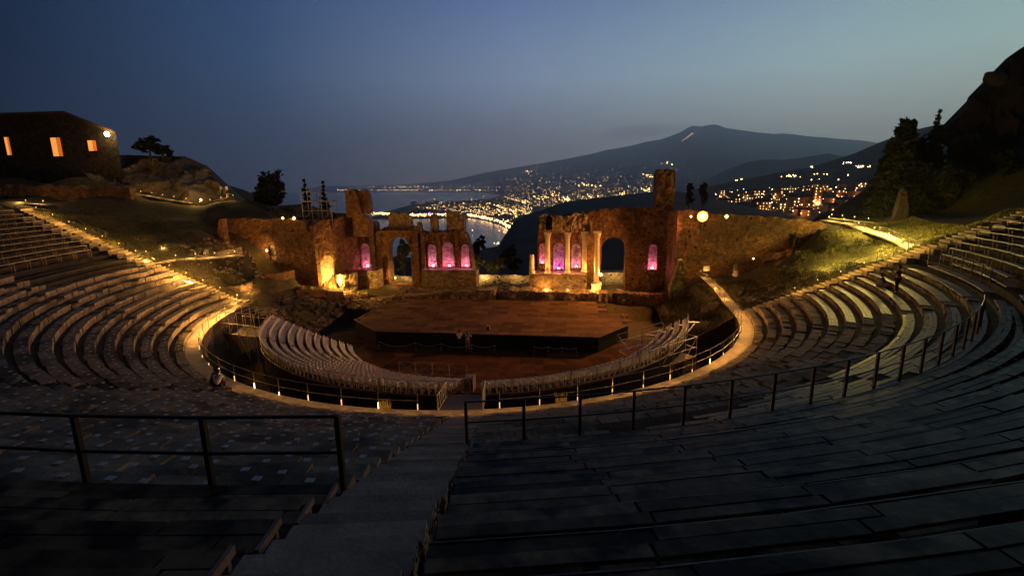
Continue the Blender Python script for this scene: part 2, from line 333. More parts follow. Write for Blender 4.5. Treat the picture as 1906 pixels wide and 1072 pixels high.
def along(pl, n_, jx, jy, s0, s1, mis):
    seg = [math.dist(pl[i], pl[i + 1]) for i in range(len(pl) - 1)]; tot = sum(seg)
    for k in range(n_):
        q = R_.uniform(0, tot); i = 0
        while q > seg[i] and i < len(seg) - 1: q -= seg[i]; i += 1
        f = q / seg[i]; x = pl[i][0] + (pl[i + 1][0] - pl[i][0]) * f; y = pl[i][1] + (pl[i + 1][1] - pl[i][1]) * f
        put_flat(x + R_.gauss(0, jx), y + R_.gauss(0, jy), R_.uniform(s0, s1), R_.choice(mis))
along([(690, 398), (760, 401), (870, 401)], 230, 2, .8, .5, 1.1, [0, 0, 1])
along([(870, 401), (903, 406), (930, 414), (952, 427), (964, 440)], 190, 1.5, 1, .5, 1.2, [0, 0, 0, 1, 2])
along([(905, 378), (930, 386), (955, 395), (962, 402), (940, 416)], 45, 1, 1, .4, .9, [0, 0, 1])
along([(940, 452), (928, 455), (920, 458)], 14, 3, 1, .5, 1, [0, 1, 2])
along([(925, 400), (950, 430), (965, 446)], 50, 8, 4, .4, 1.0, [0, 2, 1, 0])
for q in ((712, 399), (714, 399), (796, 399), (798, 398)): put_flat(*q, 1.3, 4)
for k in range(1100):
    x = R_.uniform(760, 990); y = 401 - abs(R_.gauss(0, 11))
    if x < 800 and y < 386: continue
    if y > 398 + (x - 880) * .1 and x < 900: continue
    put_flat(x, max(y, 366), R_.uniform(.2, .5), R_.choice([0, 0, 2, 0, 3, 1]))
def put_m(px, py, s, mi, h=H_etna):
    p, r = on_ridge(h, px, py); octa(lights, (p[0], p[1], p[2] + s * r / F), s * r / F, mi)
for k in range(1300):
    x = R_.uniform(940, 1235); y = min(384, 385 - abs(R_.gauss(0, 24)))
    if y < 300: continue
    if y > 395 - (x - 950) * .1: continue
    put_m(x, y, R_.uniform(.16, .45), R_.choice([0, 1, 0, 3, 3, 2, 0]))
for cx_, cy_, nn in ((975, 378, 14), (1053, 372, 22), (1010, 368, 12), (1085, 346, 10), (1110, 348, 8), (1205, 328, 8), (985, 321, 6), (1160, 362, 8), (1204, 355, 12), (1243, 306, 5), (1100, 364, 10), (1300, 309, 0), (1035, 363, 8)):
    for k in range(nn): put_m(cx_ + R_.gauss(0, 7), cy_ + R_.gauss(0, 2), R_.uniform(.5, 1.1), R_.choice([0, 0, 1, 2]))
for k in range(260):
    x = R_.uniform(860, 1340); y = R_.uniform(300, 352)
    if y < interp([(860, 332), (1000, 308), (1100, 292), (1340, 290)], x) + 4: continue
    put_m(x, y, R_.uniform(.25, .5), 3)
for k in range(150):      # far shore across the open sea
    x = R_.uniform(620, 925); put_m(x, 354.6 + R_.gauss(0, .35), R_.uniform(.3, .7), R_.choice([1, 0, 3]))
for k in range(110): put_m(R_.uniform(650, 930), 351 - abs(R_.gauss(0, 3)), R_.uniform(.25, .6), R_.choice([1, 3, 2, 3]))
for k in range(24): put_m(R_.gauss(765, 25), 349 + R_.gauss(0, 1.5), R_.uniform(.4, .8), R_.choice([2, 0, 1]))
for x0, x1, y, nn in ((1448, 1492, 329, 14), (1378, 1382, 334, 3), (1500, 1510, 313, 3), (1512, 1520, 325, 3), (1530, 1537, 325, 3), (1564, 1580, 304, 8), (1586, 1622, 311, 14), (1575, 1580, 327, 2), (1500, 1560, 335, 4), (1365, 1372, 335, 2)):
    for k in range(nn): put_m(R_.uniform(x0, x1), y + R_.gauss(0, 1), R_.uniform(.5, .95), R_.choice([1, 1, 0]), H_town)
o = lights.build('coastal_town_lights', LM); tag(o, kind='stuff')
# small blocks of far houses under those lights (dark masses along the shore)
hb = MB()
for k in range(500):
    px = R_.uniform(760, 985); py = R_.uniform(374, 402); r = flat_r(px, py); p = pt(az_of(px), r, SEA + 5); a = R_.uniform(6, 16)
    if px > 870 and py > 396 + (px - 870) * .3: continue
    hb.box(p[0] - a, p[0] + a, p[1] - a, p[1] + a, SEA + 4, SEA + R_.uniform(11, 20))
tag(hb.build('coastal_town_houses', M_wall), kind='stuff')
# boat in the bay
p = sight(879, 434, z=SEA); s_ = .9
bt = thing('anchored_boat', 'small lit boat anchored alone on the dark bay water', 'boat', p)
hull = MB(); prof = [(-9, 0), (-8, 2), (0, 2.6), (7, 2), (10, 0)]
for sgn in (0,):
    hull.v = [(p.x + x, p.y - wdt, p.z + 1.8) for x, wdt in prof] + [(p.x + x, p.y + wdt, p.z + 1.8) for x, wdt in prof] + [(p.x + x * .85, p.y, p.z - .3) for x, wdt in prof]
    hull.f = [(i, i + 1, i + 11, i + 10) for i in range(4)] + [(i + 6, i + 5, i + 10, i + 11) for i in range(4)] + [(i, i + 5, i + 6, i + 1) for i in range(4)]
hull.build('hull', M_marker, bt)
MB().box(p.x - 5, p.x + 3, p.y - 1.4, p.y + 1.4, p.z + 1.8, p.z + 4).build('cabin', M_marker, bt)
MB().tube([(p.x + 1, p.y, p.z + 4), (p.x + 1, p.y, p.z + 15)], .35, 6).build('mast', M_steel, bt)
mm_ = MB(); octa(mm_, (p.x + 1, p.y, p.z + 15), 2.2, 0); mm_.build('masthead_light', L_white, bt)
# ================================================================== LOCAL GROUND
def cone_z(R): return .42 * (R - 27)
CTRL = []
def C(px, py, Y, dz=0): p = sight(px, py, Y=Y); CTRL.append((p.x, p.y, p.z + dz))
for th in range(-86, 91, 8):
    for R in (29, 34, 40, 46, 52, 60): x, y, z = pol(R, th, cone_z(R) - .7); CTRL.append((x, y, z))
for R in (28, 32, 36, 40, 44, 48, 52):
    for y in (-2.5, -1): CTRL.append((-R, y, cone_z(R) - .15)); CTRL.append((R, y, cone_z(R) - .15))
for a in range(0, 360, 20):
    x, y, z = pol(30, a, 0)
# left side: grass bank, parodos path, terraces up to the rock
for a in ((360, 430, 8), (300, 410, 10), (200, 400, 10), (90, 392, 7), (370, 465, 3), (330, 455, 3), (250, 440, 3), (420, 452, 9), (450, 478, 7), (480, 500, 5), (430, 500, 3), (400, 520, 0), (540, 500, 9), (230, 362, 20), (330, 372, 20), (365, 383, 19), (440, 372, 19), (120, 375, 14), (0, 372, 12), (0, 330, 20), (150, 330, 20), (250, 300, 24), (480, 382, 18), (600, 405, 18), (-100, 380, 8), (300, 330, 28), (500, 392, 17)): C(*a)
for x, y, z in ((-29.5, 2, 0), (-29.7, 5, .1), (-31, 9, .2), (-27, -4, -.2), (-27.6, 0, 0), (-27, 10, -2.3), (-24, 8, -2.6), (-24, 4, -3), (-22, 12, -2.2), (-20, 15, -2)): CTRL.append((x, y, z))
# right side
for a in ((1420, 555, 2), (1440, 530, 4), (1480, 500, 5), (1520, 510, 2), (1600, 490, 2), (1560, 460, 7), (1640, 450, 8), (1600, 430, 12), (1545, 432, 12), (1690, 462, 3), (1500, 470, 8), (1620, 415, 18), (1560, 412, 15), (1700, 400, 18), (1800, 420, 8), (1906, 400, 8), (1800, 300, 30), (1906, 250, 30), (1400, 540, 6), (1380, 530, 9), (1750, 440, 3)): C(*a)
for x, y, z in ((26.3, 2, 0), (26.6, 8, .6), (26.4, 12, 1), (28.5, 4, -.1), (28.5, 8, .3), (30, 12, .8), (23.5, 6, -1), (23, 0, -3), (23.5, 10, -2), (22, 14, -3), (36, 13, 2.4)): CTRL.append((x, y, z))
# stage side and the drop behind the ruins
for x in (-18, -10, -3, 4, 10, 17): CTRL.append((x, 13.2, -3)); CTRL.append((x, 16.5, -2.0)); CTRL.append((x, 20, -1.8)); CTRL.append((x, 26, -2.2)); CTRL.append((x, 40, -9))
for x in (-60, -40, -20, 0, 20, 40, 60): CTRL.append((x, 62, -22)); CTRL.append((x, 90, -36))
for x, y, z in ((-70, 40, 10), (-95, 30, 14), (-100, 0, 14), (75, 40, 10), (90, 20, 20), (90, -10, 18), (60, -50, 20), (-60, -50, 20), (0, -75, 15), (0, -56, 11), (12, -60, 11.5), (40, 30, 3), (-35, 30, 4)): CTRL.append((x, y, z))
CT = np.array(CTRL)
def ground(x, y):
    d2 = (CT[:, 0] - x) ** 2 + (CT[:, 1] - y) ** 2 + .3
    k = np.argpartition(d2, 9)[:9]; w_ = (1 / d2[k]) ** 1.6
    return float((w_ * CT[k, 2]).sum() / w_.sum())
def in_cavea(x, y, m=0):
    R = math.hypot(x, y); th = math.degrees(math.atan2(x, -y)); return R > 26 - m and abs(th) < 87.6
G = {}
def gz(x, y):
    R = math.hypot(x, y); th = abs(math.degrees(math.atan2(x, -y)))
    if th < 87.5 and R > 27.2: return cone_z(R) - .75
    if th < 88 and R > 25.4: return -1.2
    if R < 26.2 and y < 12: 
        if y < 1 or R < 21 or (x > 0 and R < 25): return -4.3
    return ground(x, y) + .22 * fbm((x, y, 3), .25, 4)
mb = MB(); st = 1.25; nx = int(230 / st); ny = int(190 / st)
for i in range(nx + 1):
    for j in range(ny + 1):
        x = -115 + i * st; y = -85 + j * st; mb.v.append((x, y, gz(x, y)))
for i in range(nx):
    for j in range(ny):
        a = i * (ny + 1) + j; mb.f.append((a, a + ny + 1, a + ny + 2, a + 1))
hs = struct('hillside_ground', mb, mat('dry_turf', (.05, .042, .018), (.10, .08, .032), 1.6, .95, .9, bscale=10, col3=(.07, .055, .04), sc3=.22), smooth=True)
# grass blades on the two banks
def grass(name, pts_fn, n_, label, m):
    mb = MB()
    for k in range(n_):
        x, y = pts_fn(); z = gz(x, y); h = U(.08, .26); a = U(0, 6.28); l = U(-.1, .1)
        dx, dy = math.cos(a) * .035, math.sin(a) * .035
        mb.add([(x - dx, y - dy, z - .02), (x + dx, y + dy, z - .02), (x + l, y + l, z + h)], [(0, 1, 2)])
    o = mb.build(name, m); tag(o, kind='stuff')
def bankL():
    while True:
        x = U(-58, -29); y = U(-3, 12)
        if y < 2 + (-x - 28) * .45: return x, y
def bankR():
    while True:
        x = U(29, 52); y = U(-2.5, 16)
        if y < 3 + (x - 28) * .75 : return x, y
grass('grass', bankL, 26000, '', M_grass); grass('grass', bankR, 30000, '', M_grass)
# ================================================================== CAVEA
TR = 1.0
def row_z(k): return .42 * k + .34
# stepped base under the seat stones
mb = MB(); tt = [-87 + i * 3 for i in range(59)]
prof = [(26.0, -4.2), (26.0, 0)]
prof += [(27.2, 0)]
for k in range(30):
    dz = .12 if k < 13 else .44
    prof += [(27.25 + k, row_z(k) - dz), (28.2 + k, row_z(k) - dz)]
prof += [(62, prof[-1][1])]
for t in tt:
    for R, z in prof: mb.v.append(pol(R, t, z))
m_ = len(prof)
for i in range(len(tt) - 1):
    for j in range(m_ - 1): a = i * m_ + j; mb.f.append((a, a + m_, a + m_ + 1, a + 1))
cavea = struct('seating_terrace', mb, M_earth, label='curved stone seating terrace of the open air theatre')
# aisles: (centre angle, half width in metres)
STAIR = 9.35
AISLES = [(-62, .55), (-24, .5), (STAIR, .95), (36, .5), (63.5, .55)]
def wood_from(th):   # first wooden row by angle on the right
    if th > 64: return 5
    if 17 < th < 62: return 9
    return 99
blocks = []; OC = MB()
RB = random.Random(11)
for k in range(0, 20):
    R0 = 27.15 + k; z1 = row_z(k)
    for side in (-1, 1):
        if side > 0 and k > 12: continue
        if side < 0 and k > 17: continue
        t0, t1 = (-85, STAIR - math.degrees(.84 / R0)) if side < 0 else (STAIR + math.degrees(1.0 / R0), 85)
        if side < 0 and k > 13: t0 = -55
        if side < 0 and 10 < k <= 13: t0 = -66
        t = t0
        while t < t1 - .3:
            wd = RB.uniform(.7, 1.35) if side < 0 else RB.uniform(.45, 1.0)
            dt_ = math.degrees(wd / R0); e = min(t + dt_, t1); c = (t + e) / 2
            ais = any(abs(math.radians(c - a) * R0) < hw for a, hw in AISLES if a != STAIR)
            if side > 0 and k >= wood_from(c) and not ais: blocks.append((R0, t, e, z1 - .25, RB, 'low')); t = e; continue
            blocks.append((R0, t, e, z1 - (.2 if ais else 0), RB, 'aisle' if ais else 'seat')); t = e
def block_mesh(R0, t, e, z1, kind, mbx):
    g = .018; dg = math.degrees(g / R0); s0 = len(mbx.v)
    dep = {'seat': U(.55, .66), 'aisle': .98, 'low': .6}[kind]; jz = U(-.03, .02)
    wear = rnd() < .12
    mbx.sector(R0 + (U(-.03, .03) if R0 > 27.5 else .02), R0 + dep, t + dg, e - dg, z1 - .5, z1 + jz, 1)
    v = mbx.v
    for i in range(s0, len(v)): v[i] = (v[i][0] + U(-.02, .02), v[i][1] + U(-.02, .02), v[i][2] + U(-.018, .018) - (wear * U(.03, .14)))
def blk_size(b):
    x, y, z = pol(b[0] + .3, (b[1] + b[2]) / 2, b[3]); d = Vector((x, y, z)) - CAM; dd = d.length
    f = d.dot(cf)
    if f <= 0: return 0
    if abs(d.dot(cr) / f) > 1.1 or abs(d.dot(cu) / f) > .65: return 0
    return (b[2] - b[1]) * b[0] / dd
order = sorted(range(len(blocks)), key=lambda i: -blk_size(blocks[i]))
near_ = set(order[:300])
REST = MB()
for i, b in enumerate(blocks):
    if i in near_:
        m1 = MB(); block_mesh(*b[:4], b[5], m1); m1.build('seat_stone', M_stone if b[1] < STAIR else M_stone2, cavea)
    else: block_mesh(*b[:4], b[5], REST)
o = REST.build('seat_stone', M_stone2, cavea); o['kind'] = 'stuff'
# white seat marks on the stones left of the stairs
marks = []
for k in range(0, 18):
    R0 = 27.15 + k; z1 = row_z(k); t = STAIR - math.degrees(1.5 / R0)
    q = 0
    while t > -58:
        if rnd() < .9: q += 1; marks.append((R0 + U(.2, .38), t + U(-.2, .2), z1 + .055, k, q))
        t -= math.degrees(U(.8, 1.15) / R0)
mk_me = MB().box(-.08, .08, -.065, .065, 0, .01).build('seat_mark', M_marker)
COL.objects.unlink(mk_me); MK = mk_me.data; bpy.data.objects.remove(mk_me)
marks.sort(key=lambda q: (Vector(pol(q[0], q[1], q[2])) - CAM).length)
MR = MB()
for i, (R, t, z, k, q) in enumerate(marks):
    x, y, _ = pol(R, t); rz = math.radians(t) + U(-.12, .12)
    if i < 290:
        o = bpy.data.objects.new('seat_mark', MK); COL.objects.link(o); o.location = (x, y, z); o.rotation_euler = (0, 0, rz)
        row = 18 - k
        tag(o, f'white seat mark, {nth(q)} left of the stairs, {nth(row)} stone row below the black railing', 'seat mark', 'white square seat marks on the stone rows')
    else:
        c, s = math.cos(rz), math.sin(rz); MR.hexa([(x + a * c - b * s, y + a * s + b * c, z + zz) for zz in (0, .012) for a, b in ((-.08, -.065), (.08, -.065), (.08, .065), (-.08, .065))])
tag(MR.build('seat_mark', M_marker), kind='stuff')
# radial main stairs
stairs = struct('main_stairs', MB().sector(26.6, 27.0, STAIR - 2, STAIR + 2, -.3, .0), M_earth, label='straight stone stairs running down between the seating blocks')
for j in range(54):
    R = 27.0 + .5 * j; z = .21 * j + .14; hw = math.degrees(.93 / R)
    m1 = MB(); m1.sector(R, R + .515, STAIR - hw * .84 + U(-.05, .05), STAIR + hw + U(-.05, .05), z - .3, z, 1)
    for i in range(8): v = m1.v[i]; m1.v[i] = (v[0] + U(-.02, .02), v[1] + U(-.02, .02), v[2] + U(-.012, .012))
    m1.build('stair_tread', M_step, stairs)
# edge stairs at both ends of the cavea
def edge_stairs(name, label, s, m):
    o = struct(name, MB().box(min(s * 27, s * 53), max(s * 27, s * 53), -2.35, -1.15, -5, -.6), M_earth, label=label)
    for j in range(52):
        R = 27 + .5 * j; z = .21 * j + .1
        m1 = MB(); a, b = sorted((s * R, s * (R + .505))); m1.box(a, b, -2.4 + U(-.06, .06), -1.05, z - .5, z + U(-.01, .01)); m1.build('stair_tread', m, o)
edge_stairs('end_stairs', 'lit stone stairs climbing the left end of the seating', -1, M_path)
edge_stairs('end_stairs', 'lit stone stairs climbing the right end of the seating', 1, M_path)
# low kerb between rows and edge stairs: the row ends show as cut stones
for s in (-1, 1):
    o = struct('row_end_stones', MB().box(s * 27.1 - .05, s * 27.1 + .05, -2.5, -2.45, -.3, 0), M_stone)
    for k in range(0, 24 if s < 0 else 24):
        R0 = 27.15 + k; t = 86 * s; m1 = MB(); m1.sector(R0, R0 + .62, s * 85.1, s * 86.6, row_z(k) - .55, row_z(k) + .01); 
        m1.build('end_stone', M_stone, o)
# ring path
mb = MB(); ring_in = []
def ring_pts(R):
    L = [(-R - 3.2, 9.0), (-R - 2.9, 5.0), (-R - 1.5, 1.0), (-R - .4, -3.0)]
    A = [pol(R, t)[:2] for t in range(-78, 87, 2)]
    Rr = [(R + .1, 2.0), (R + .3, 7.0), (R + .0, 12.5)]
    return L + A + Rr
pin, pout = ring_pts(26.0), ring_pts(27.12)
def pz(i, n_):
    if i < 4: return (.25, .15, .05, 0.0)[i]
    if i >= n_ - 3: return (.15, .6, 1.1)[i - (n_ - 3)]
    return 0.0
n_ = len(pin)
for i in range(n_):
    z = pz(i, n_) + .03; mb.v += [(*pin[i], z - 1.2), (*pin[i], z), (*pout[i], z), (*pout[i], z - .6)]
for i in range(n_ - 1): a = i * 4; mb.f += [(a, a + 4, a + 5, a + 1), (a + 1, a + 5, a + 6, a + 2), (a + 2, a + 6, a + 7, a + 3)]
ringp = struct('ring_path', mb, M_path, label='narrow paved path curving round the orchestra')
# retaining wall under the path, seen across the trench
mb = MB(); RW = [p for p in pin]
for i in range(n_): mb.v += [(pin[i][0] * .999, pin[i][1] * .999, -4.3), (pin[i][0] * .999, pin[i][1] * .999, pz(i, n_) - .02)]
for i in range(n_ - 1): mb.f.append((2 * i, 2 * i + 2, 2 * i + 3, 2 * i + 1))
struct('trench_wall', mb, M_ruin2)
# ================================================================== RAILINGS
def railing(name, label, pts, h, rails, m, pr=.03, group='railings of the seating', rr_=.022, mid=None, dash=0):
    """posts on the given (x, y, z) points with straight rails between them"""
    base = Vector(pts[len(pts) // 2]); t = thing(name, label, 'railing', base, group)
    for p in pts: MB().box(p[0] - pr, p[0] + pr, p[1] - pr, p[1] + pr, p[2] - .15, p[2] + h).build('post', m, t)
    for f in rails:
        MB().tube([(p[0], p[1], p[2] + h * f) for p in pts], rr_, 6).build('rail', m, t)
    return t
pl = []
for i in range(9):
    th = STAIR - 1.0 - i * 2.84; x, y, z = pol(45.0, th); pl.append((x, y, row_z(17) + .1))
railing('black_railing', 'near black iron railing crossing the lower left, in front of the marked stone rows', pl, 1.47, (.99, .55), M_iron, .042, rr_=.03)
pl = []
for i in range(19):
    th = STAIR + 1.35 + i * 2.42; x, y, z = pol(39.45, th); pl.append((x, y, row_z(12) + .02))
railing('black_railing', 'black iron railing right of the stairs, curving away between stone rows and wooden benches', pl, 1.29, (.99, .5), M_iron, .042, rr_=.026)
pl = [(*pol(40.6, 66 + i * 2.6)[:2], row_z(13) + .02) for i in range(7)]
railing('black_railing', 'short thin railing between the plank rows and the raised benches, upper right', pl, 1.25, (.99, .5), M_iron, .025, rr_=.018)
# path railing round the ring, with a lamp strip on each post
G_strip = glow('warm_led', (1, .66, .2), 6); G_strip2 = glow('dim_led', (1, .6, .2), 1.2)
ringA = [pol(26.08, -80 + i * 5.2, .03) for i in range(33)]
ringA = [p for p in ringA if abs(math.degrees(math.atan2(p[0], -p[1])) - 8.5) > 2.8]
segs = [[p for p in ringA if p[0] / -p[1] < .14 and math.degrees(math.atan2(p[0], -p[1])) < 8.5] , [p for p in ringA if math.degrees(math.atan2(p[0], -p[1])) > 8.5]]
segs[0] = [(-28.8, 5.0, .17), (-27.5, 1.0, .08), (-26.5, -3.0, .03)] + segs[0]
segs[1] = segs[1] + [(26.2, 2.0, .2), (26.4, 4.5, .4), (26.4, 7.0, .62), (26.2, 9.7, .9), (26.1, 12.3, 1.1)]
RT = []
for i, sg in enumerate(segs):
    t_ = railing('path_railing', ['thin steel railing on the inner edge of the left path, up to the bridge', 'thin steel railing on the inner edge of the right path, bridge to ruin'][i], sg, 1.16, (.99, .52), mat('path_rail_steel', (.13, .11, .08), rough=.35, bump=0, metal=.5), .022, rr_=.02)
    RT.append(t_)
    for p in sg:
        th = math.degrees(math.atan2(p[0], -p[1]))
        front = abs(th) < 60
        if front:
            a, b = MB(), math.radians(th); r0 = Vector(p) + Vector((math.sin(b) * .04, -math.cos(b) * .04, 0))
            MB().box(p[0] - .02, p[0] + .02, p[1] - .07, p[1] - .025, p[2] + .06, p[2] + (.42 if rnd() < .5 else .25)).build('lamp_strip', G_strip2 if rnd() < .7 else G_strip, t_)
th = -82
while th < 92:
    e = 130 if th < -66 else 95 if th < -57 else 26 if th < -52 else .4 if th < -27 else 7 if th < 8 else 9 if th < 28 else 15 if th < 50 else 32
    if th < 86 and th > -80: p = Vector(pol(26.5, th, .6))
    elif th > 0: p = Vector((26.6, (th - 86) * 1.5, .7))
    else: p = Vector((-26.8, -3, .7))
    lamp('path_lamp', p, e, (1, .47, .10), .07, RT[0 if th < 8 else 1]); th += 2.7
for x, y, z, e in ((-27.8, -1, .8, 120), (-28.6, 2, .85, 110), (-29.4, 4.8, .9, 90), (26.8, 3.5, 1.0, 45), (26.8, 6.0, 1.2, 45), (26.6, 8.6, 1.5, 45), (26.4, 11.4, 1.7, 55)): lamp('path_lamp', (x, y, z), e, (1, .47, .10), .07, RT[0 if x < 0 else 1])
# extra rails on the right of the path
rp = [pol(27.5, t, .0) for t in (76, 80, 84)]
rp = [(27.9, 1.5, .1), (28.0, 5, .45), (27.8, 8.5, .8), (27.5, 12.3, 1.1)]
# stair-side railings with post lamps
def edge_rail(s, label, lamps_at, y, Rs, e, col):
    pl = [(s * R, y, cone_z(R) + .05) for R in Rs]
    t = railing('stair_railing', label, pl, 1.0, (.99, .5), M_iron, .025, rr_=.02)
    for R in lamps_at:
        x = s * R; z = cone_z(R)
        MB().tube([(x, y - .12, z), (x, y - .12, z + .42)], .025, 6).build('lamp_post', M_iron, t)
        MB().lathe([(.03, 0), (.04, .03), (.03, .08), (.01, .1)], (x, y - .12, z + .42), 8).build('lamp_head', G_strip2, t)
        lamp('stair_lamp', (x, y - .7, z + .8), e, col, .08)
edge_rail(-1, 'black railing on the left end stairs, small lamps at its posts', [28, 30, 32, 34, 36, 38, 40, 42, 44, 46, 48, 50, 52], -.95, [28 + 2.6 * i for i in range(10)], 105, (1, .52, .09))
edge_rail(1, 'black railing on the right end stairs below the grass bank', [31.8, 33.8, 35.8, 37.8, 39.6, 41.6], -.95, [28.5 + 2.6 * i for i in range(6)], 75, (1, .56, .10))
# strip light lying by the left stairs
p = sight(352, 527, Y=-2.6)
fl = thing('strip_floodlight', 'bright strip floodlight lying beside the foot of the left stairs', 'lamp', (p.x, p.y, p.z))
MB().beam((p.x - .45, p.y, p.z + .1), (p.x + .45, p.y, p.z - .1), .22, .16).build('casing', M_iron, fl)
MB().beam((p.x - .42, p.y - .02, p.z + .21), (p.x + .42, p.y - .02, p.z + .01), .2, .06).build('glass', glow('flood_glass', (1, .8, .3), 12), fl)
lamp('flood_lamp', (p.x, p.y - .3, p.z + 1.1), 1100, (1, .5, .12), .2, fl)
# ================================================================== WOODEN BENCHES
def planks_on(t, R0, R1, t0, t1, z, thick, seg, m, name='plank', gap=.02):
    a = t0
    while a < t1 - .2:
        b = min(t1, a + math.degrees(seg * U(.92, 1.08) / R0)); g = math.degrees(gap / R0)
        zz = z + U(-.012, .012)
        mb = MB().sector(R0 + U(-.012, .012), R1 + U(-.012, .012), a + g, b - g, zz - thick, zz, 1); mb.build(name, m, t); a = b
for k in range(13, 25):
    R0 = 27.15 + k; z = row_z(k)
    t1 = 60 if k < 20 else 48
    t = thing('wooden_bench', f'long curved wooden bench right of the stairs, {nth(k - 12)} row up from the black railing', 'bench', pol(R0, 30, z), 'wooden benches right of the stairs')
    a0 = STAIR + math.degrees(1.02 / R0) + U(-.1, .15)
    planks_on(t, R0 + .02, R0 + .215, a0, t1, z - .02, .05, 2.45, M_wood); planks_on(t, R0 + .225, R0 + .42, a0, t1, z - .02, .05, 2.45, M_wood)
    planks_on(t, R0 + .60, R0 + .84, a0, t1, z - .30, .05, 2.45, M_wood, 'footboard')
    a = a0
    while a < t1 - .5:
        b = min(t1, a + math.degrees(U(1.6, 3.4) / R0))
        MB().sector(R0 + .0, R0 + .018, a + .02, b - .02, z - .065, z - .016, 1).build('edge_highlight', M_edge, t); a = b  # added strip: painted highlight along the front edge of the bench
    fr = MB(); a = a0
    while a < t1: fr.sector(R0 + .08, R0 + .52, a, a + math.degrees(.08 / R0), z - .5, z - .075); a += math.degrees(1.6 / R0)
    o = fr.build('trestle', M_iron, t); o['kind'] = 'stuff'
for k in range(18, 25):
    R0 = 27.15 + k; z = row_z(k)
    t = thing('wooden_bench', f'dark wooden bench left of the stairs, {nth(k - 17)} row up behind the near railing', 'bench', pol(R0, 0, z), 'wooden benches left of the stairs')
    a1 = STAIR - math.degrees(.87 / R0)
    planks_on(t, R0 + .02, R0 + .27, -28, a1, z + .02, .05, 2.45, M_wood); planks_on(t, R0 + .285, R0 + .56, -28, a1, z + .02, .05, 2.45, M_wood)
    planks_on(t, R0 + .66, R0 + .93, -28, a1, z - .3, .05, 2.45, M_wood, 'footboard')
    g = math.degrees(.05 / R0)
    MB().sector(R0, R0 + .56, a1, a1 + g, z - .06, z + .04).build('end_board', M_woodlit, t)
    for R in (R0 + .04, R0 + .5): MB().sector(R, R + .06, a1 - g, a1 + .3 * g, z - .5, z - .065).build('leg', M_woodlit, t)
# planks laid on the stone rows, right side
for k in range(5, 15):
    R0 = 27.15 + k; z = row_z(k)
    t = thing('row_bench', f'curved bench of three pale planks on the {nth(k - 4)} wooden row beside the grass bank', 'bench', pol(R0, 75, z), 'plank seats beside the grass bank')
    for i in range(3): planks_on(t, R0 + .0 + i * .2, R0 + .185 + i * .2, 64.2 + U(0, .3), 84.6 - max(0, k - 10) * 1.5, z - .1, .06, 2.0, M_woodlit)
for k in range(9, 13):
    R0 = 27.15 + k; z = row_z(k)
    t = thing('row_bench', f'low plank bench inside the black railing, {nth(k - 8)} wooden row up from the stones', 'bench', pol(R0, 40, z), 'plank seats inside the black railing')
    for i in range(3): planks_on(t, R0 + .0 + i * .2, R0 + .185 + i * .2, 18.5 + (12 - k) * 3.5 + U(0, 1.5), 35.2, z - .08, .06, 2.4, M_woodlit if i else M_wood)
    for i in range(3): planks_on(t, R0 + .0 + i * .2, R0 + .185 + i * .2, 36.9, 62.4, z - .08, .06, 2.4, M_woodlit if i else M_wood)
# raised benches on steel legs, upper corners
for s, side in ((1, 'right'), (-1, 'left')):
    for k in range(14, 25):
        R0 = 27.3 + k; z = row_z(k) - .1
        t = thing('raised_bench', f'raised bench on thin legs in the upper {side} corner, {nth(k - 13)} row up', 'bench', pol(R0, s * 75, z), f'raised benches in the upper {side} corner')
        a0, a1 = (65.5, 85.2 - (17 - k) * 1.3 if k < 17 else 85.2) if s > 0 else (66, 85.4 - (17 - k) * 1 if k < 17 else 85.4)
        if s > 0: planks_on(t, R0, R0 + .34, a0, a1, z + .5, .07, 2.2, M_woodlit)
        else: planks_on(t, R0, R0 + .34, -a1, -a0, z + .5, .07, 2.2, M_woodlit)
        a = a1
        while a > a0:
            b = a * s; x, y, _ = pol(R0 + .05, b); x2, y2, _ = pol(R0 + .3, b)
            MB().beam((x, y, z - .6), (x, y, z + .44), .05, .05).beam((x2, y2, z - .6), (x2, y2, z + .44), .05, .05).beam((x, y, z + .3), (x2, y2, z + .3), .04, .04).build('leg', M_woodlit, t)
            a -= math.degrees(1.9 / R0)
# ================================================================== ORCHESTRA
mb = MB(); mb.sector(0.0, 26.2, -95, 95, -4.5, -4.06, 24)
struct('orchestra_ground', mb, M_earth)
fl_ = struct('orchestra_floor', MB().box(-14.5, 16.9, -12.5, -.5, -4.3, -4.045), M_black, label='orchestra floor of stained boards')
y = -18.0
while y < -.6:
    x = -14.2 + U(-.6, 0)
    while x < 16.2:
        w_ = U(1.9, 2.6); cx_, cy_ = x + w_ / 2, y + .6
        if math.hypot(cx_, cy_ + .5) < (18.3 if cx_ > 2.5 else 13.6) and cy_ > -18:
            MB().box(x + .012, x + w_ - .012, y + .012, y + 1.19, -4.04, -4.0 + U(-.004, .004)).build('floor_board', M_tile, fl_)
        x += w_
    y += 1.2
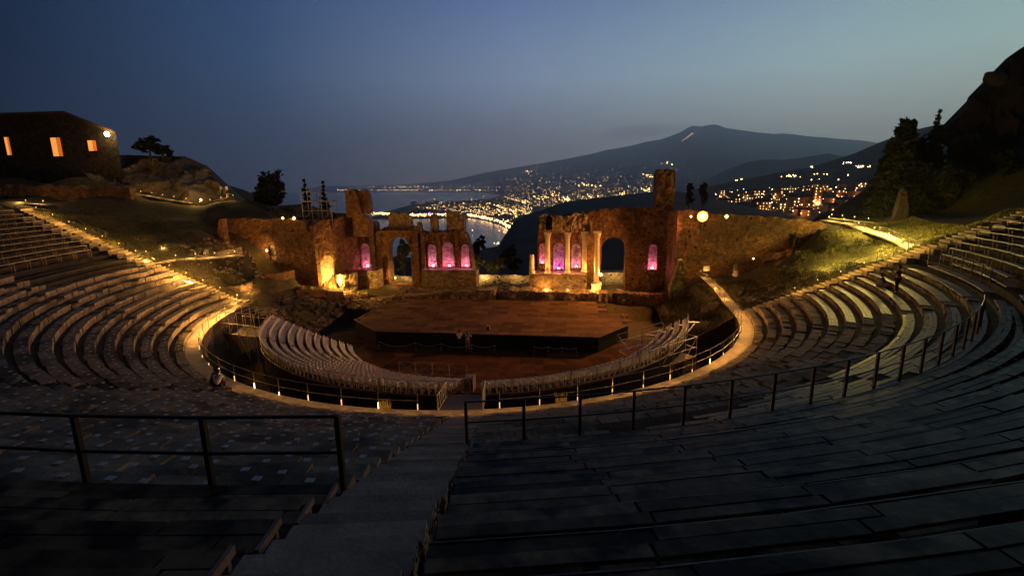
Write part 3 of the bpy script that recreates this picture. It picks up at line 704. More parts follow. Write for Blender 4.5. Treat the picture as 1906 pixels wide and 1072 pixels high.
# stage
SP = [(-15.1, 1.2), (-10.9, -2.9), (12.8, -3.2), (16.2, 1.5), (16.0, 6.6), (14.4, 6.8), (14.4, 12.4), (-13.0, 12.6), (-14.6, 9.5)]
def inside(x, y, P):
    c = False
    for i in range(len(P)):
        (x1, y1), (x2, y2) = P[i], P[i - 1]
        if (y1 > y) != (y2 > y) and x < (x2 - x1) * (y - y1) / (y2 - y1) + x1: c = not c
    return c
def clip(poly, P):   # convex-ish clip of a rectangle by the stage outline's straight front edges
    out = poly
    for (a, b) in ((P[0], P[1]), (P[1], P[2]), (P[2], P[3]), (P[8], P[0])):
        nxt = []; ins = lambda p: (b[0] - a[0]) * (p[1] - a[1]) - (b[1] - a[1]) * (p[0] - a[0]) >= 0
        for i in range(len(out)):
            p, q = out[i - 1], out[i]
            if ins(p) != ins(q):
                dx, dy = q[0] - p[0], q[1] - p[1]; ex, ey = b[0] - a[0], b[1] - a[1]
                den = ex * dy - ey * dx; t = (ex * (a[1] - p[1]) - ey * (a[0] - p[0])) / den; nxt.append((p[0] + dx * t, p[1] + dy * t))
            if ins(q): nxt.append(q)
        out = nxt
        if not out: break
    return out
stage = thing('timber_stage', 'wide low timber stage with angled front corners and black skirt', 'stage', (0, -3, -4))
SZ = -2.4
mb = MB(); k = len(SP); mb.v = [(x, y, -4.05) for x, y in SP] + [(x, y, SZ - .06) for x, y in SP]; mb.f = [tuple(range(k, 2 * k))] + [(i, (i + 1) % k, (i + 1) % k + k, i + k) for i in range(k)]
mb.build('skirt', M_black, stage)
y = -3.3; row = 0
while y < 12.4:
    x = -15.6 + (row % 2) * 1.1
    while x < 16.4:
        w_ = 2.4; pol_ = clip([(x + .006, y + .006), (x + w_ - .006, y + .006), (x + w_ - .006, y + 1.2), (x + .006, y + 1.2)], SP)
        cx_, cy_ = x + w_ / 2, y + .6
        if pol_ and len(pol_) > 2 and (inside(cx_, min(12, cy_), SP) or cy_ < 1.6) and not (cx_ > 14.4 and cy_ > 6.7):
            kk = len(pol_); b = MB(); dz = U(-.006, .006)
            b.v = [(px_, py_, SZ - .055) for px_, py_ in pol_] + [(px_, py_, SZ + dz) for px_, py_ in pol_]
            b.f = [tuple(range(kk, 2 * kk)), tuple(range(kk - 1, -1, -1))] + [(i, (i + 1) % kk, (i + 1) % kk + kk, i + kk) for i in range(kk)]
            b.build('stage_board', M_stage, stage)
        x += w_
    y += 1.21; row += 1
pts = [(SP[i][0] * 1.002, SP[i][1] * 1.002 - .02, SZ - .03) for i in (8, 0, 1, 2, 3, 4)]
tr = MB()
for a, b in zip(pts, pts[1:]): tr.beam(a, b, .04, .09)
tr.build('edge_trim', M_woodlit, stage)
p = sight(908, 615, z=SZ)
sp_ = thing('monitor_box', 'small pale box standing on the front edge of the stage', 'speaker', (p.x, p.y + .3, SZ))
MB().box(p.x - .16, p.x + .16, p.y + .1, p.y + .4, SZ, SZ + .45).build('body', M_path, sp_); MB().box(p.x - .12, p.x + .12, p.y + .085, p.y + .1, SZ + .05, SZ + .4).build('grille', M_iron, sp_)
# rope barrier posts in front of the stage
rope_x = [-9.9, -5.9, -3.2, 0.0, 2.4, 6.4, 7.8, 9.2, 10.6]
proto = None; names = ['at the far left end', 'second from the left', 'third from the left', 'right of the couple', 'fifth from the left', 'sixth from the left', 'third from the right', 'second from the right', 'at the far right end']
for i, x in enumerate(rope_x):
    y = -4.55 - .03 * i
    b = MB().lathe([(.14, 0), (.14, .03), (.03, .05), (.03, .92), (.045, .93), (.045, .98), (.01, 1.0)], (x, y, -3.99), 8).build('barrier_post', M_iron)
    tag(b, 'chain barrier post banded white, ' + names[i] + '  before the stage', 'post', 'chain barrier posts in front of the stage')
    for z in (.12, .45, .78): MB().lathe([(.034, z), (.034, z + .16)], (x, y, -3.99), 8).build('white_band', M_marker, b)
    if i < 8 and i not in (4,):
        x2 = rope_x[i + 1]; c = MB().tube([(x + (x2 - x) * u, y - .03 * u, -3.99 + .9 - .9 * (x2 - x) * .12 * 4 * u * (1 - u)) for u in [j / 8 for j in range(9)]], .014, 4).build('hanging_chain', M_plastic)
        tag(c, 'thin pale chain sagging from the post ' + names[i], 'chain', 'chains between the barrier posts')
# seating stands
JN = 11
def jr(j): return 13.3 + .76 * j
def jz(j): return -3.72 + .27 * j
def far(j): return 64.6 + (75.5 - 64.6) * j / 10
def ais(j): return 41 + 15 * j / 10
stand_l = thing('seating_stand', 'left stepped seating stand holding the curved rows of white chairs', 'seating stand', (-12, -14, -4), 'stepped seating stands')
stand_r = thing('seating_stand', 'right stepped seating stand seen from behind, beside the steel gantry', 'seating stand', (14, -12, -4), 'stepped seating stands')
for j in range(JN):
    for stand, a, b in ((stand_l, -far(j), 5.8), (stand_r, 11.2, far(j) + 8)):
        if stand is stand_r and j < 7: continue
        MB().sector(jr(j), jr(j) + .77, a, b, jz(j) - .12, jz(j), 14).build('deck', M_tile, stand)
for stand, a, b in ((stand_l, -75, 5.8), (stand_r, 11.2, 83)):
    mb = MB(); t = a
    while t < b:
        for R, zt in ((21.6, -1.1), (18.5, -2.2)): x, y, _ = pol(R, t); mb.tube([(x, y, -4.06), (x, y, zt)], .025, 5)
        x, y, _ = pol(21.6, t); x2, y2, _ = pol(21.6, t + 3); mb.tube([(x, y, -4), (x2, y2, -1.2)], .018, 4); t += 3.5
    mb.build('scaffold_frame', M_iron, stand)
    MB().sector(21.45, 21.5, a, b, -4.06, -1.2, 26).build('back_sheet', M_black, stand)
# chairs
CH = MB()
CH.box(-.21, .21, -.18, .18, .42, .45)
for x in (-.19, .19):
    for yy in (-.16, .16): CH.beam((x * 1.1, yy * 1.1, 0), (x, yy, .43), .045, .045)
    CH.beam((x * 1.12, .15, .44), (x * 1.12, -.2, .62), .04, .04); CH.beam((x * 1.14, .12, .62), (x * 1.14, -.22, .64), .05, .03)
back = [(-.21, -.2, .45), (-.1, -.25, .45), (.1, -.25, .45), (.21, -.2, .45)]
for i in range(3):
    (x1, y1, z1), (x2, y2, z2) = back[i], back[i + 1]
    CH.hexa([(x1, y1, z1), (x2, y2, z2), (x2, y2 - .03, z2), (x1, y1 - .03, z1), (x1 * .9, y1 - .05, .86), (x2 * .9, y2 - .05, .86), (x2 * .9, y2 - .08, .86), (x1 * .9, y1 - .08, .86)])
cme = CH.build('garden_chair', M_plastic).data; bpy.data.objects.remove(bpy.data.objects['garden_chair'])
chairs = []
for j in range(JN):
    R = jr(j) + .4
    blocksL = [(-far(j) + .5, -ais(j) - 1.6, 'far left block'), (-ais(j) + 1.6, 5.2, 'near left block')]
    blocksR = [(12, ais(j) - 3, 'near right block'), (ais(j) + 1.5, far(j) + 7, 'far right block')]
    for a, b, nm in blocksL + (blocksR if j >= 7 else []):
        t = a; q = 0
        while t < b:
            q += 1; chairs.append((R, t, jz(j), j, q, nm)); t += math.degrees(.53 / R)
def ch_key(c):
    p = Vector(pol(c[0], c[1], c[2] + .5)) - CAM
    return p.length - (16 if c[1] < -30 else 0)
chairs.sort(key=ch_key)
CR = MB(); cv = [v.co.copy() for v in cme.vertices]; cfc = [tuple(p.vertices) for p in cme.polygons]
for i, (R, t, z, j, q, nm) in enumerate(chairs):
    x, y, _ = pol(R, t + U(-.15, .15)); rz = math.radians(t) + U(-.05, .05)   # back of the chair points outwards
    if i < 298:
        o = bpy.data.objects.new('garden_chair', cme); COL.objects.link(o); o.location = (x, y, z); o.rotation_euler = (0, 0, rz)
        tag(o, f'white plastic chair, {nth(q)} along the {nth(JN - j)} row from the back, {nm}', 'chair', 'white plastic chairs on the seating stands')
    else:
        M4 = Matrix.Translation((x, y, z)) @ Matrix.Rotation(rz, 4, 'Z'); CR.add([M4 @ v for v in cv], cfc)
tag(CR.build('garden_chair', M_plastic), kind='stuff')
# crowd barriers along the back of the stands
BR = []
def barrier(a, b, z, label, m, h=1.0):
    A, B = Vector((*a, z)), Vector((*b, z)); t = thing('crowd_barrier', label, 'barrier', (A + B) / 2, 'metal crowd barriers behind the stands')
    f = MB()
    for P, Q in ((A, B), (A + Vector((0, 0, h)), B + Vector((0, 0, h)))): f.tube([P + Vector((0, 0, .06)), Q + Vector((0, 0, .06))], .024, 5)
    for P in (A, B): f.tube([P, P + Vector((0, 0, h + .06))], .024, 5)
    f.build('frame', m, t)
    br = MB(); br.tube([A + Vector((0, 0, .06)), B + Vector((0, 0, h))], .016, 4); br.tube([A + Vector((0, 0, h)), B + Vector((0, 0, .06))], .016, 4)
    br.tube([A + Vector((0, 0, h * .5)), B + Vector((0, 0, h * .5))], .016, 4); br.build('cross_brace', m, t)
    return t
M_bar = mat('dull_barrier_steel', (.3, .26, .21), rough=.45, bump=0, metal=.4)
t = -74.5; i = 0
lst = []
while t < 4: lst.append((t, 'left')); t += 5.6
t = 11.4
while t < 80: lst.append((t, 'right')); t += 5.6
for i, (t, sd) in enumerate(lst):
    q = sum(1 for a in lst[:i + 1] if a[1] == sd) if sd == 'right' else sum(1 for a in lst[i:] if a[1] == sd)
    barrier(pol(21.66, t)[:2], pol(21.66, t + 5.4)[:2], -1.05, f'metal crowd barrier at the back of the {sd} stand, {nth(q)} from the bridge', M_bar)
p0, p1 = sight(745, 716, z=-3.9), sight(870, 722, z=-3.9)
for i in range(4):
    a = p0.lerp(p1, i / 4); b = p0.lerp(p1, (i + .96) / 4); barrier((a.x, a.y), (b.x, b.y), -2.9, f'crowd barrier standing across the chairs left of the gangway, {nth(i + 1)} from the left', M_bar, 1.05)
p = sight(875, 726, z=-2.6)
t = thing('barrier_pile', 'upright bundle of folded barriers beside the gangway gap', 'barriers', (p.x, p.y, -2.6))
for i in range(5): MB().box(p.x - .35 + i * .16, p.x - .3 + i * .16, p.y - .5, p.y + .6, -2.6, -1.5).build('folded_barrier', M_bar, t)
# footbridge
b0 = 8.6
br = thing('footbridge', 'wooden footbridge with truss sides crossing the trench to the stands', 'bridge', pol(26, b0, 0))
M_deck = mat('brown_decking', (.07, .045, .03), (.11, .075, .05), 3, .6, .2, rand=.15)
for i in range(16):
    R = 26.25 - i * .3; z = .02 - (26.25 - R) * .24; hw = math.degrees(1.25 / R)
    MB().sector(R - .285, R, b0 - hw, b0 + hw, z - .07, z).build('plank', M_deck, br)
for s in (-1, 1):
    f = MB(); P = lambda R, z: (lambda q: (q[0], q[1], q[2]))(pol(R, b0 + s * math.degrees(1.3 / R), z))
    f.tube([P(26.2, 1.0), P(21.6, -.05)], .03, 5); f.tube([P(26.2, .05), P(21.6, -1.05)], .03, 5)
    for i in range(5):
        R = 26.2 - i * 1.15; z = .03 - (26.2 - R) * .24; f.tube([P(R, z), P(R, z + 1.0)], .028, 5)
        if i < 4: f.tube([P(R, z), P(R - 1.15, z + .72)], .02, 5)
    f.build('truss', M_bar, br)
# steel gantries at both ends of the trench
def gantry(name, label, c, ang, L_, W_, z0, z1, deckz, m, mdeck):
    t = thing(name, label, 'scaffold', (*c, z0)); ca, sa = math.cos(ang), math.sin(ang)
    Q = lambda u, v, z: (c[0] + u * ca - v * sa, c[1] + u * sa + v * ca, z)
    n = 4
    for i in range(n + 1):
        for v in (0, W_): MB().tube([Q(L_ * i / n, v, z0), Q(L_ * i / n, v, z1)], .03, 6).build('upright', m, t)
    for v in (0, W_):
        for z in (deckz + .1, (deckz + z1) / 2, z1): MB().tube([Q(0, v, z), Q(L_, v, z)], .028, 6).build('ledger', m, t)
        for i in range(n):
            MB().tube([Q(L_ * i / n, v, deckz), Q(L_ * (i + 1) / n, v, z1 if i % 2 else z0 + .2)], .022, 5).build('brace', m, t)
    for i in range(0, n + 1, 1): MB().tube([Q(L_ * i / n, 0, z1), Q(L_ * i / n, W_, z1)], .026, 5).build('transom', m, t)
    k = max(4, int(L_ / .6))
    for i in range(k): MB().hexa([Q(L_ * i / k + .01, .05, deckz - .06), Q(L_ * (i + 1) / k - .01, .05, deckz - .06), Q(L_ * (i + 1) / k - .01, W_ - .05, deckz - .06), Q(L_ * i / k + .01, W_ - .05, deckz - .06), Q(L_ * i / k + .01, .05, deckz), Q(L_ * (i + 1) / k - .01, .05, deckz), Q(L_ * (i + 1) / k - .01, W_ - .05, deckz), Q(L_ * i / k + .01, W_ - .05, deckz)]).build('deck_panel', mdeck, t)
    return t
M_tan = mat('tan_ply', (.42, .28, .18), (.5, .34, .22), 2, .6, .1, rand=.08)
a = sight(1172, 690, z=-2.0); 
gantry('steel_gantry', 'steel tube gantry over a tan plywood ramp at the right trench', (16.2, -13.6), math.radians(42), 6.2, 3.2, -4, -.2, -2.0, M_steel, M_tan)
gantry('steel_gantry', 'steel tube gantry and platform at the left end of the trench', (-24.6, -8.4), math.radians(-12), 4.4, 2.6, -4, .9, -1.4, M_bar, M_deck)
# sloping steel frame with hand rail behind the right stand
t = thing('access_scaffold', 'grey steel stair frame rising behind the right stand', 'scaffold', (17, -6, -4))
for px0, py0, px1, py1, Y0, Y1 in ((1149, 623, 1233, 600, -6.0, -4.0), (1149, 652, 1233, 628, -6.0, -4.0), (1149, 623, 1149, 657, -6, -6), (1194, 611, 1194, 645, -5, -5), (1233, 600, 1240, 612, -4, -4), (1151, 625, 1190, 680, -6, -8.5), (1233, 628, 1298, 648, -4, -6.5), (1149, 652, 1180, 668, -6, -9)):
    MB().tube([sight(px0, py0, Y=Y0), sight(px1, py1, Y=Y1)], .035, 6).build('tube', M_steel, t)
for i, (px, py) in enumerate(((1278, 598), (1257, 604), (1240, 610), (1222, 616), (1205, 622))):
    a = sight(px, py, Y=-2.5 - i * .5); MB().box(a.x - .1, a.x + 1.2, a.y - .3, a.y, a.z - .05, a.z).build('tread', M_steel, t)
a, b = sight(1230, 642, Y=-8), sight(1293, 602, Y=-2.2); MB().tube([a, a.lerp(b, .5) + Vector((.35, -.2, -.35)), b], .06, 6).build('handrail', M_plastic, t)
# ================================================================== RUINED STAGE BUILDING
def wall_pt(P0, D, px, py):
    """where a sight line meets the vertical plane through P0 along D: (u along the wall, z)"""
    d = sight(px, py, r=1.0) - CAM; nx, ny = -D[1], D[0]
    t = ((P0[0] - CAM.x) * nx + (P0[1] - CAM.y) * ny) / (d.x * nx + d.y * ny)
    q = CAM + d * t; return ((q.x - P0[0]) * D[0] + (q.y - P0[1]) * D[1], q.z)
def ruin_wall(name, m, P0, D, top, base, T, holes=(), parent=None, du=.2, amp=.17, jag=.42, dz_=.3, smooth=False, seed=0):
    """a thick masonry wall: P0 start, D direction, top = [(u, z)] outline, holes = (u0, u1, zb, zt, arched), built in real thickness away from the seats"""
    D = Vector((D[0], D[1], 0)).normalized(); Nn = Vector((-D.y, D.x, 0))
    u0, u1 = top[0][0], top[-1][0]
    es = set(np.round(np.arange(u0, u1, du), 3)); es.add(u1)
    for h in holes:
        es.add(round(h[0], 3)); es.add(round(h[1], 3))
        if h[4]:
            for a in range(1, 8): es.add(round((h[0] + h[1]) / 2 - math.cos(math.pi * a / 8) * (h[1] - h[0]) / 2, 3))
    es = sorted(e for e in es if u0 <= e <= u1); es2 = [es[0]]
    crit = {round(h[0], 3) for h in holes} | {round(h[1], 3) for h in holes}
    for e in es[1:]:
        if e - es2[-1] > .03 or e in crit: es2.append(e)
    tu = [t[0] for t in top]; tz = [t[1] for t in top]
    def topz(u):
        p = P0[0] + D.x * u; return float(np.interp(u, tu, tz)) + jag * (fbm((p, seed, 1.7), .9, 3) + .6 * fbm((p, seed, 5), 3.1, 2))
    def baz(u): return base(u) if callable(base) else base
    def hz_(h, u):
        if not h[4]: return h[2], h[3]
        c, r = (h[0] + h[1]) / 2, (h[1] - h[0]) / 2; return h[2], h[3] - r + math.sqrt(max(0, r * r - (u - c) ** 2))
    mb = MB()
    def P(u, z, f):
        q = Vector((P0[0], P0[1], 0)) + D * u + Nn * (T if f else 0); q.z = z
        k = amp * (fbm((q.x, q.y, z), .8, 4) + .6 * fbm((q.x + 9, q.y, z), 2.6, 3)); return q - Nn * k * (1 if not f else -1)
    for a, b in zip(es2, es2[1:]):
        mid = (a + b) / 2; act = sorted([h for h in holes if h[0] <= mid <= h[1]], key=lambda h: h[2])
        def spans(u):
            s = []; lo = baz(u)
            for h in act:
                zb, zt = hz_(h, u)
                if zb > lo + .02: s.append((lo, zb))
                else: s.append((lo, lo + .001))
                lo = zt
            s.append((lo, max(lo + .02, topz(u)))); return s
        for (l0, h0), (l1, h1) in zip(spans(a), spans(b)):
            if h0 - l0 < .05 and h1 - l1 < .05: continue
            nz_ = max(1, int(max(h0 - l0, h1 - l1) / dz_)); o = len(mb.v)
            for i in range(nz_ + 1):
                za = l0 + (h0 - l0) * i / nz_; zb = l1 + (h1 - l1) * i / nz_
                mb.v += [P(a, za, 0), P(b, zb, 0), P(b, zb, 1), P(a, za, 1)]
            for i in range(nz_):
                k = o + 4 * i
                mb.f += [(k, k + 1, k + 5, k + 4), (k + 1, k + 2, k + 6, k + 5), (k + 2, k + 3, k + 7, k + 6), (k + 3, k, k + 4, k + 7)]
            mb.f += [(o + 3, o + 2, o + 1, o), (o + 4 * nz_, o + 4 * nz_ + 1, o + 4 * nz_ + 2, o + 4 * nz_ + 3)]
    return mb.build(name, m, parent)
def niche(P0, D, u0, u1, zb, zt, dep, parent, m=None, name='niche'):
    D = Vector((D[0], D[1], 0)).normalized(); Nn = Vector((-D.y, D.x, 0)); c, r = (u0 + u1) / 2, (u1 - u0) / 2 + .03
    mb = MB(); n = 10; zs = [zb - .02 + (zt - r - zb) * i / 5 for i in range(6)] + [zt - r + r * math.sin(math.pi / 2 * i / 5) for i in range(1, 6)]
    rs = [1] * 6 + [math.cos(math.pi / 2 * i / 5) for i in range(1, 6)]
    for z, s in zip(zs, rs):
        for k in range(n + 1):
            a = math.pi * k / n; q = Vector((P0[0], P0[1], 0)) + D * (c - math.cos(a) * r * s) + Nn * (.1 + math.sin(a) * dep * max(s, .05)); mb.v.append((q.x, q.y, z))
    for i in range(len(zs) - 1):
        for k in range(n): a = i * (n + 1) + k; mb.f.append((a, a + n + 1, a + n + 2, a + 1))
    mb.f.append(tuple(range(n + 1)))
    return mb.build(name, m or M_plaster, parent, smooth=True)
G_up = glow('uplight_lens', (1, .78, .72), 25)
def uplight(P0, D, u, z, col, e, label, off=.15, lens=None):
    D = Vector((D[0], D[1], 0)).normalized(); Nn = Vector((-D.y, D.x, 0)); q = Vector((P0[0], P0[1], 0)) + D * u + Nn * off; q.z = z
    t = thing('uplight', label, 'spotlight', q, 'uplights of the stage ruins')
    MB().lathe([(.12, 0), (.14, .1), (.13, .2)], q, 8).build('can', M_iron, t)
    MB().lathe([(.11, .2), (.13, .26), (.02, .29)], q, 8).build('lens', lens or G_up, t)
    lamp('uplight_lamp', q + Vector((0, 0, .34)), e, col, .06, t)
PINK = (1, .17, .36)
YB = 18.6; PL = (-22.0, YB); DX = (1, 0)
wx = lambda px, py, P0=PL, D=DX: wall_pt(P0, D, px, py)
def outline(P0, D, pts): return [wall_pt(P0, D, *p) for p in pts]
def hole(P0, D, x0, x1, yt, yb, arched=True):
    ym = (yt + yb) / 2; a = wall_pt(P0, D, x0, ym)[0]; b = wall_pt(P0, D, x1, ym)[0]; return (a, b, wall_pt(P0, D, (x0 + x1) / 2, yb)[1], wall_pt(P0, D, (x0 + x1) / 2, yt)[1], arched)
# ---- left half
scl = thing('ruined_stage_wall', 'ruined brick wall left of the gap, with an open arch and pink niches', 'ruin', (-12, YB, -2))
top = outline(PL, DX, [(662, 432), (700, 431), (704, 426), (778, 425), (781, 431), (800, 432), (828, 432), (858, 430), (866, 436), (871, 452), (876, 470), (879, 500), (884, 520)])
hs_ = [hole(PL, DX, 672, 690, 453, 499), hole(PL, DX, 722, 765, 441, 530), hole(PL, DX, 796, 812, 455, 498), hole(PL, DX, 823, 845, 451, 498), hole(PL, DX, 858, 874, 455, 498)]
hs_[4] = (hs_[4][0], hs_[4][1] - .06, *hs_[4][2:])
ruin_wall('wall', M_ruin, PL, DX, top, -2.6, 2.2, hs_, scl)
for i in (0, 2, 3, 4):
    h = hs_[i]; niche(PL, DX, h[0], h[1], h[2], h[3], 1.1, scl)
    uplight(PL, DX, (h[0] + h[1]) / 2 + .1, h[2] + .02, PINK if i != 2 else (1, .25, .5), 150, 'small uplight glowing pink in the ' + {0: 'narrow niche beside the big left tower', 2: 'niche right of the left open arch', 3: 'wide niche, middle of the left three', 4: 'broken niche at the left edge of the gap'}[i])
# upper masonry standing on the wall
for i, (x0, x1, y0, y1) in enumerate([(672, 685, 411, 431), (690, 699, 413, 431), (718, 762, 398, 427), (772, 781, 412, 431), (796, 811, 401, 432), (826, 853, 399, 431), (845, 862, 402, 431)]):
    a = wx(x0, y0)[0]; b = wx(x1, y0)[0]; zt = wx(x0, y0)[1]; zb = wx(x0, y1)[1] - .2
    ruin_wall('upper_block', M_ruin2, (PL[0], YB + .25 + .04 * i), DX, [(a, zt - .2), (a + .2, zt), ((a + b) / 2, zt + .1), (b - .15, zt), (b, zt - .3)], zb, 1.1, (), scl, du=.2, amp=.12, seed=i)
# pilasters and cornice
for x0, x1 in ((703, 711), (772, 780), (690, 700), (786, 792), (815, 820), (849, 854)):
    a = wx(x0, 480)[0]; b = wx(x1, 480)[0]; MB().box(PL[0] + a, PL[0] + b, YB - .22, YB + .05, -1.2, wx(x0, 434)[1]).build('pilaster', M_ruin2 if x0 in (690,) else M_ruin, scl)
MB().box(PL[0] + wx(702, 430)[0], PL[0] + wx(780, 430)[0], YB - .4, YB + .1, wx(740, 434)[1], wx(740, 429)[1]).build('cornice', M_ruin, scl)
# podia in front
def block(name, m, parent, x0, x1, yt, yb, Y0, Y1, jag=.12, amp=.1):
    a, zt = wall_pt((0, Y0), DX, x0, yt); b, _ = wall_pt((0, Y0), DX, x1, yt); zb = wall_pt((0, Y0), DX, x0, yb)[1] - .4
    return ruin_wall(name, m, (0, Y0), DX, [(a, zt), ((a + b) / 2, zt), (b, zt)], zb, Y1 - Y0, (), parent, du=.3, amp=amp, jag=jag)
block('podium', M_ruin2, scl, 780, 886, 503, 536, 16.4, 18.5)
block('podium', M_ruin2, scl, 664, 701, 503, 532, 16.2, 18.5)
# ---- right half
PR = (3.4, YB)
scr = thing('ruined_stage_wall', 'ruined brick wall right of the gap, with standing columns and a tall arch', 'ruin', (13, YB, -2))
top = outline(PR, DX, [(1000, 445), (1001, 404), (1010, 398), (1040, 402), (1060, 400), (1071, 392), (1100, 396), (1120, 390), (1160, 387), (1200, 386), (1246, 386)])
hR = [hole(PR, DX, 1004, 1015, 453, 492), hole(PR, DX, 1030, 1050, 452, 503), hole(PR, DX, 1064, 1081, 454, 500), hole(PR, DX, 1119, 1164, 442, 545), hole(PR, DX, 1207, 1223, 455, 503)]
ruin_wall('wall', M_ruin, PR, DX, top, -3.2, 2.4, hR, scr, jag=.35)
for i in (0, 1, 2, 4):
    h = hR[i]; niche(PR, DX, h[0], h[1], h[2], h[3], 1.1, scr)
    uplight(PR, DX, (h[0] + h[1]) / 2, h[2] + .02, {0: (1, .12, .3), 1: (1, .1, .75), 2: PINK, 4: PINK}[i], 150, 'small uplight glowing ' + {0: 'pink in the broken niche at the right edge of the gap', 1: 'magenta in the niche between the columns', 2: 'pink in the niche left of the third column', 4: 'pink in the lone niche right of the tall arch'}[i])
ruin_wall('overhanging_masonry', M_ruin2, (PR[0], 16.9), DX, outline((PR[0], 16.9), DX, [(1001, 413), (1004, 400), (1014, 399), (1022, 402), (1040, 403), (1058, 404), (1072, 393), (1096, 400), (1102, 420)]), wall_pt((PR[0], 16.9), DX, 1040, 434)[1], 1.6, [hole((PR[0], 16.9), DX, 1015, 1028, 402, 428)], scr, amp=.22, jag=.3)
block('podium', M_ruin2, scr, 985, 1092, 510, 541, 15.7, 18.5, amp=.05, jag=.03)
# tower stump on the right
Pt = (0, 17.4)
ruin_wall('tower_stump', M_ruin, Pt, DX, outline(Pt, DX, [(1220, 345), (1222, 325), (1228, 317), (1240, 316), (1256, 317), (1258, 322)]), wall_pt(Pt, DX, 1240, 392)[1], 3.2, (), scr, du=.22, amp=.42, jag=.7)
# columns
def column(px, yt, yb, Y, label, rad=.34, ped=None, cap=True):
    a, zt = wall_pt((0, Y), DX, px, yt); zb = wall_pt((0, Y), DX, px, yb)[1]
    t = thing('stone_column', label, 'column', (a, Y, zb), 'columns of the stage ruins')
    if ped is not None:
        zp = wall_pt((0, Y), DX, px, ped)[1]; s_ = rad * 1.75
        MB().box(a - s_, a + s_, Y - s_, Y + s_, zp - .2, zb).box(a - s_ * 1.1, a + s_ * 1.1, Y - s_ * 1.1, Y + s_ * 1.1, zb - .16, zb - .003).build('pedestal', M_marble, t)
    H = zt - zb; ch = .95 if cap else 0
    MB().lathe([(rad * 1.35, 0), (rad * 1.35, .12), (rad * 1.2, .16), (rad * 1.28, .24), (rad * 1.1, .32), (rad, .38)], (a, Y, zb), 16).build('base', M_marble, t, True)
    MB().lathe([(rad, .36), (rad * 1.0, H * .35), (rad * .88, H - ch - .04), (rad * .95, H - ch)], (a, Y, zb), 16).build('shaft', M_marble, t, True)
    if cap:
        mb = MB().lathe([(rad * .9, 0), (rad * .95, .3), (rad * 1.15, .55), (rad * 1.45, .78)], (a, Y, zb + H - ch), 12)
        for k in range(8):
            for zz, rr0 in ((0.05, 1.0), (.35, 1.15)):
                an = k * math.pi / 4 + zz; c_, s_ = math.cos(an), math.sin(an); r0 = rad * rr0; x, y = a + c_ * r0, Y + s_ * r0; z = zb + H - ch + zz
                mb.add([(x - s_ * .1, y + c_ * .1, z), (x + s_ * .1, y - c_ * .1, z), (x + s_ * .08 + c_ * .1, y - c_ * .08 + s_ * .1, z + .34), (x - s_ * .08 + c_ * .1, y + c_ * .08 + s_ * .1, z + .34), (x + c_ * .2, y + s_ * .2, z + .28)], [(0, 1, 2, 3), (3, 2, 4)])
        s_ = rad * 1.5; mb.box(a - s_, a + s_, Y - s_, Y + s_, zb + H - .17, zb + H)
        mb.build('capital', M_marble, t)
column(990, 474, 508, 16.5, 'broken column stub standing alone at the edge of the gap', .34, cap=False)
column(1019.5, 433, 509, 16.5, 'tall pale column left of the magenta niche', .34)
column(1057, 433, 508, 16.5, 'tall pale column between the magenta and pink niches', .31)
column(1088.5, 432, 507, 16.5, 'tall pale column at the right end of the podium', .33)
column(1112, 431, 527, 16.0, 'tallest column, on its own bright pedestal beside the tall arch', .36, ped=545)
# floor lamps lighting the columns
def floorlight(px, py, Y, label, e, col=(1, .58, .17), s=.2, up=.3, lens=None):
    q = sight(px, py, Y=Y); t = thing('ground_spotlight', label, 'spotlight', q, 'ground spotlights')
    MB().box(q.x - s * .7, q.x + s * .7, q.y - s * .3, q.y + s * .4, q.z - s * .9, q.z + s * .4).build('casing', M_iron, t)
    mb = MB(); octa(mb, (q.x, q.y - s * .35, q.z + .05), s, 0); mb.build('lens', lens or MATS['warm_led'], t)
    lamp('spotlight_lamp', (q.x, q.y - s - .3, q.z + up), e, col, .12, t)
floorlight(1118, 512, 16.6, 'bright ground spotlight at the foot of the tallest column', 480, (1, .42, .08), .26)
floorlight(1057, 543, 14.9, 'small ground spotlight below the right podium', 110, (1, .6, .15), .14)
for cpx in (1005, 1036, 1072, 1097): lamp('column_fill_light', sight(cpx, 500, Y=15.75), 150, (1, .42, .07), .1, bpy.data.objects['ground_spotlight.001'])  # extra lights without fixtures, added to brighten the columns
lamp('podium_lamp', sight(1018, 538, Y=14.6), 480, (1, .42, .08), .2, bpy.data.objects['ground_spotlight.001'])
lamp('podium_lamp', sight(1105, 538, Y=14.6), 250, (1, .42, .08), .2, bpy.data.objects['ground_spotlight.001'])
floorlight(736, 518, 18.9, 'ground spotlight low inside the left open arch', 200, (1, .45, .1), .15)
# ---- left wing
PA = (-38.5, 12.0)
CORN = wall_pt(PA, DX, 588, 480)[0]
wl = thing('left_wing_ruin', 'tall ruined brick wing left of the stage, with a glowing yellow arch', 'ruin', (-26, 12, -2))
topA = outline(PA, DX, [(428, 409), (450, 407), (500, 408), (540, 409), (570, 412), (572, 430), (586, 432)]); topA.append((CORN, topA[-1][1] - .2)); topA[0] = (topA[0][0] - 1.5, topA[0][1])
hA = hole(PA, DX, 500, 513, 455, 485)
ruin_wall('front_wall', M_ruin, PA, DX, topA, lambda u: -3, 1.6, [hA], wl, du=.3, jag=.18)
MB().box(PA[0] + hA[0] - .05, PA[0] + hA[1] + .05, 12.5, 12.6, hA[2] - .1, hA[3] + .1).build('blocked_window', M_plaster, wl)
cB = (PA[0] + CORN, 12.0); DB = Vector((-22.0 - cB[0], YB - 12.0, 0)).normalized(); LB = math.hypot(-22.0 - cB[0], YB - 12.0)
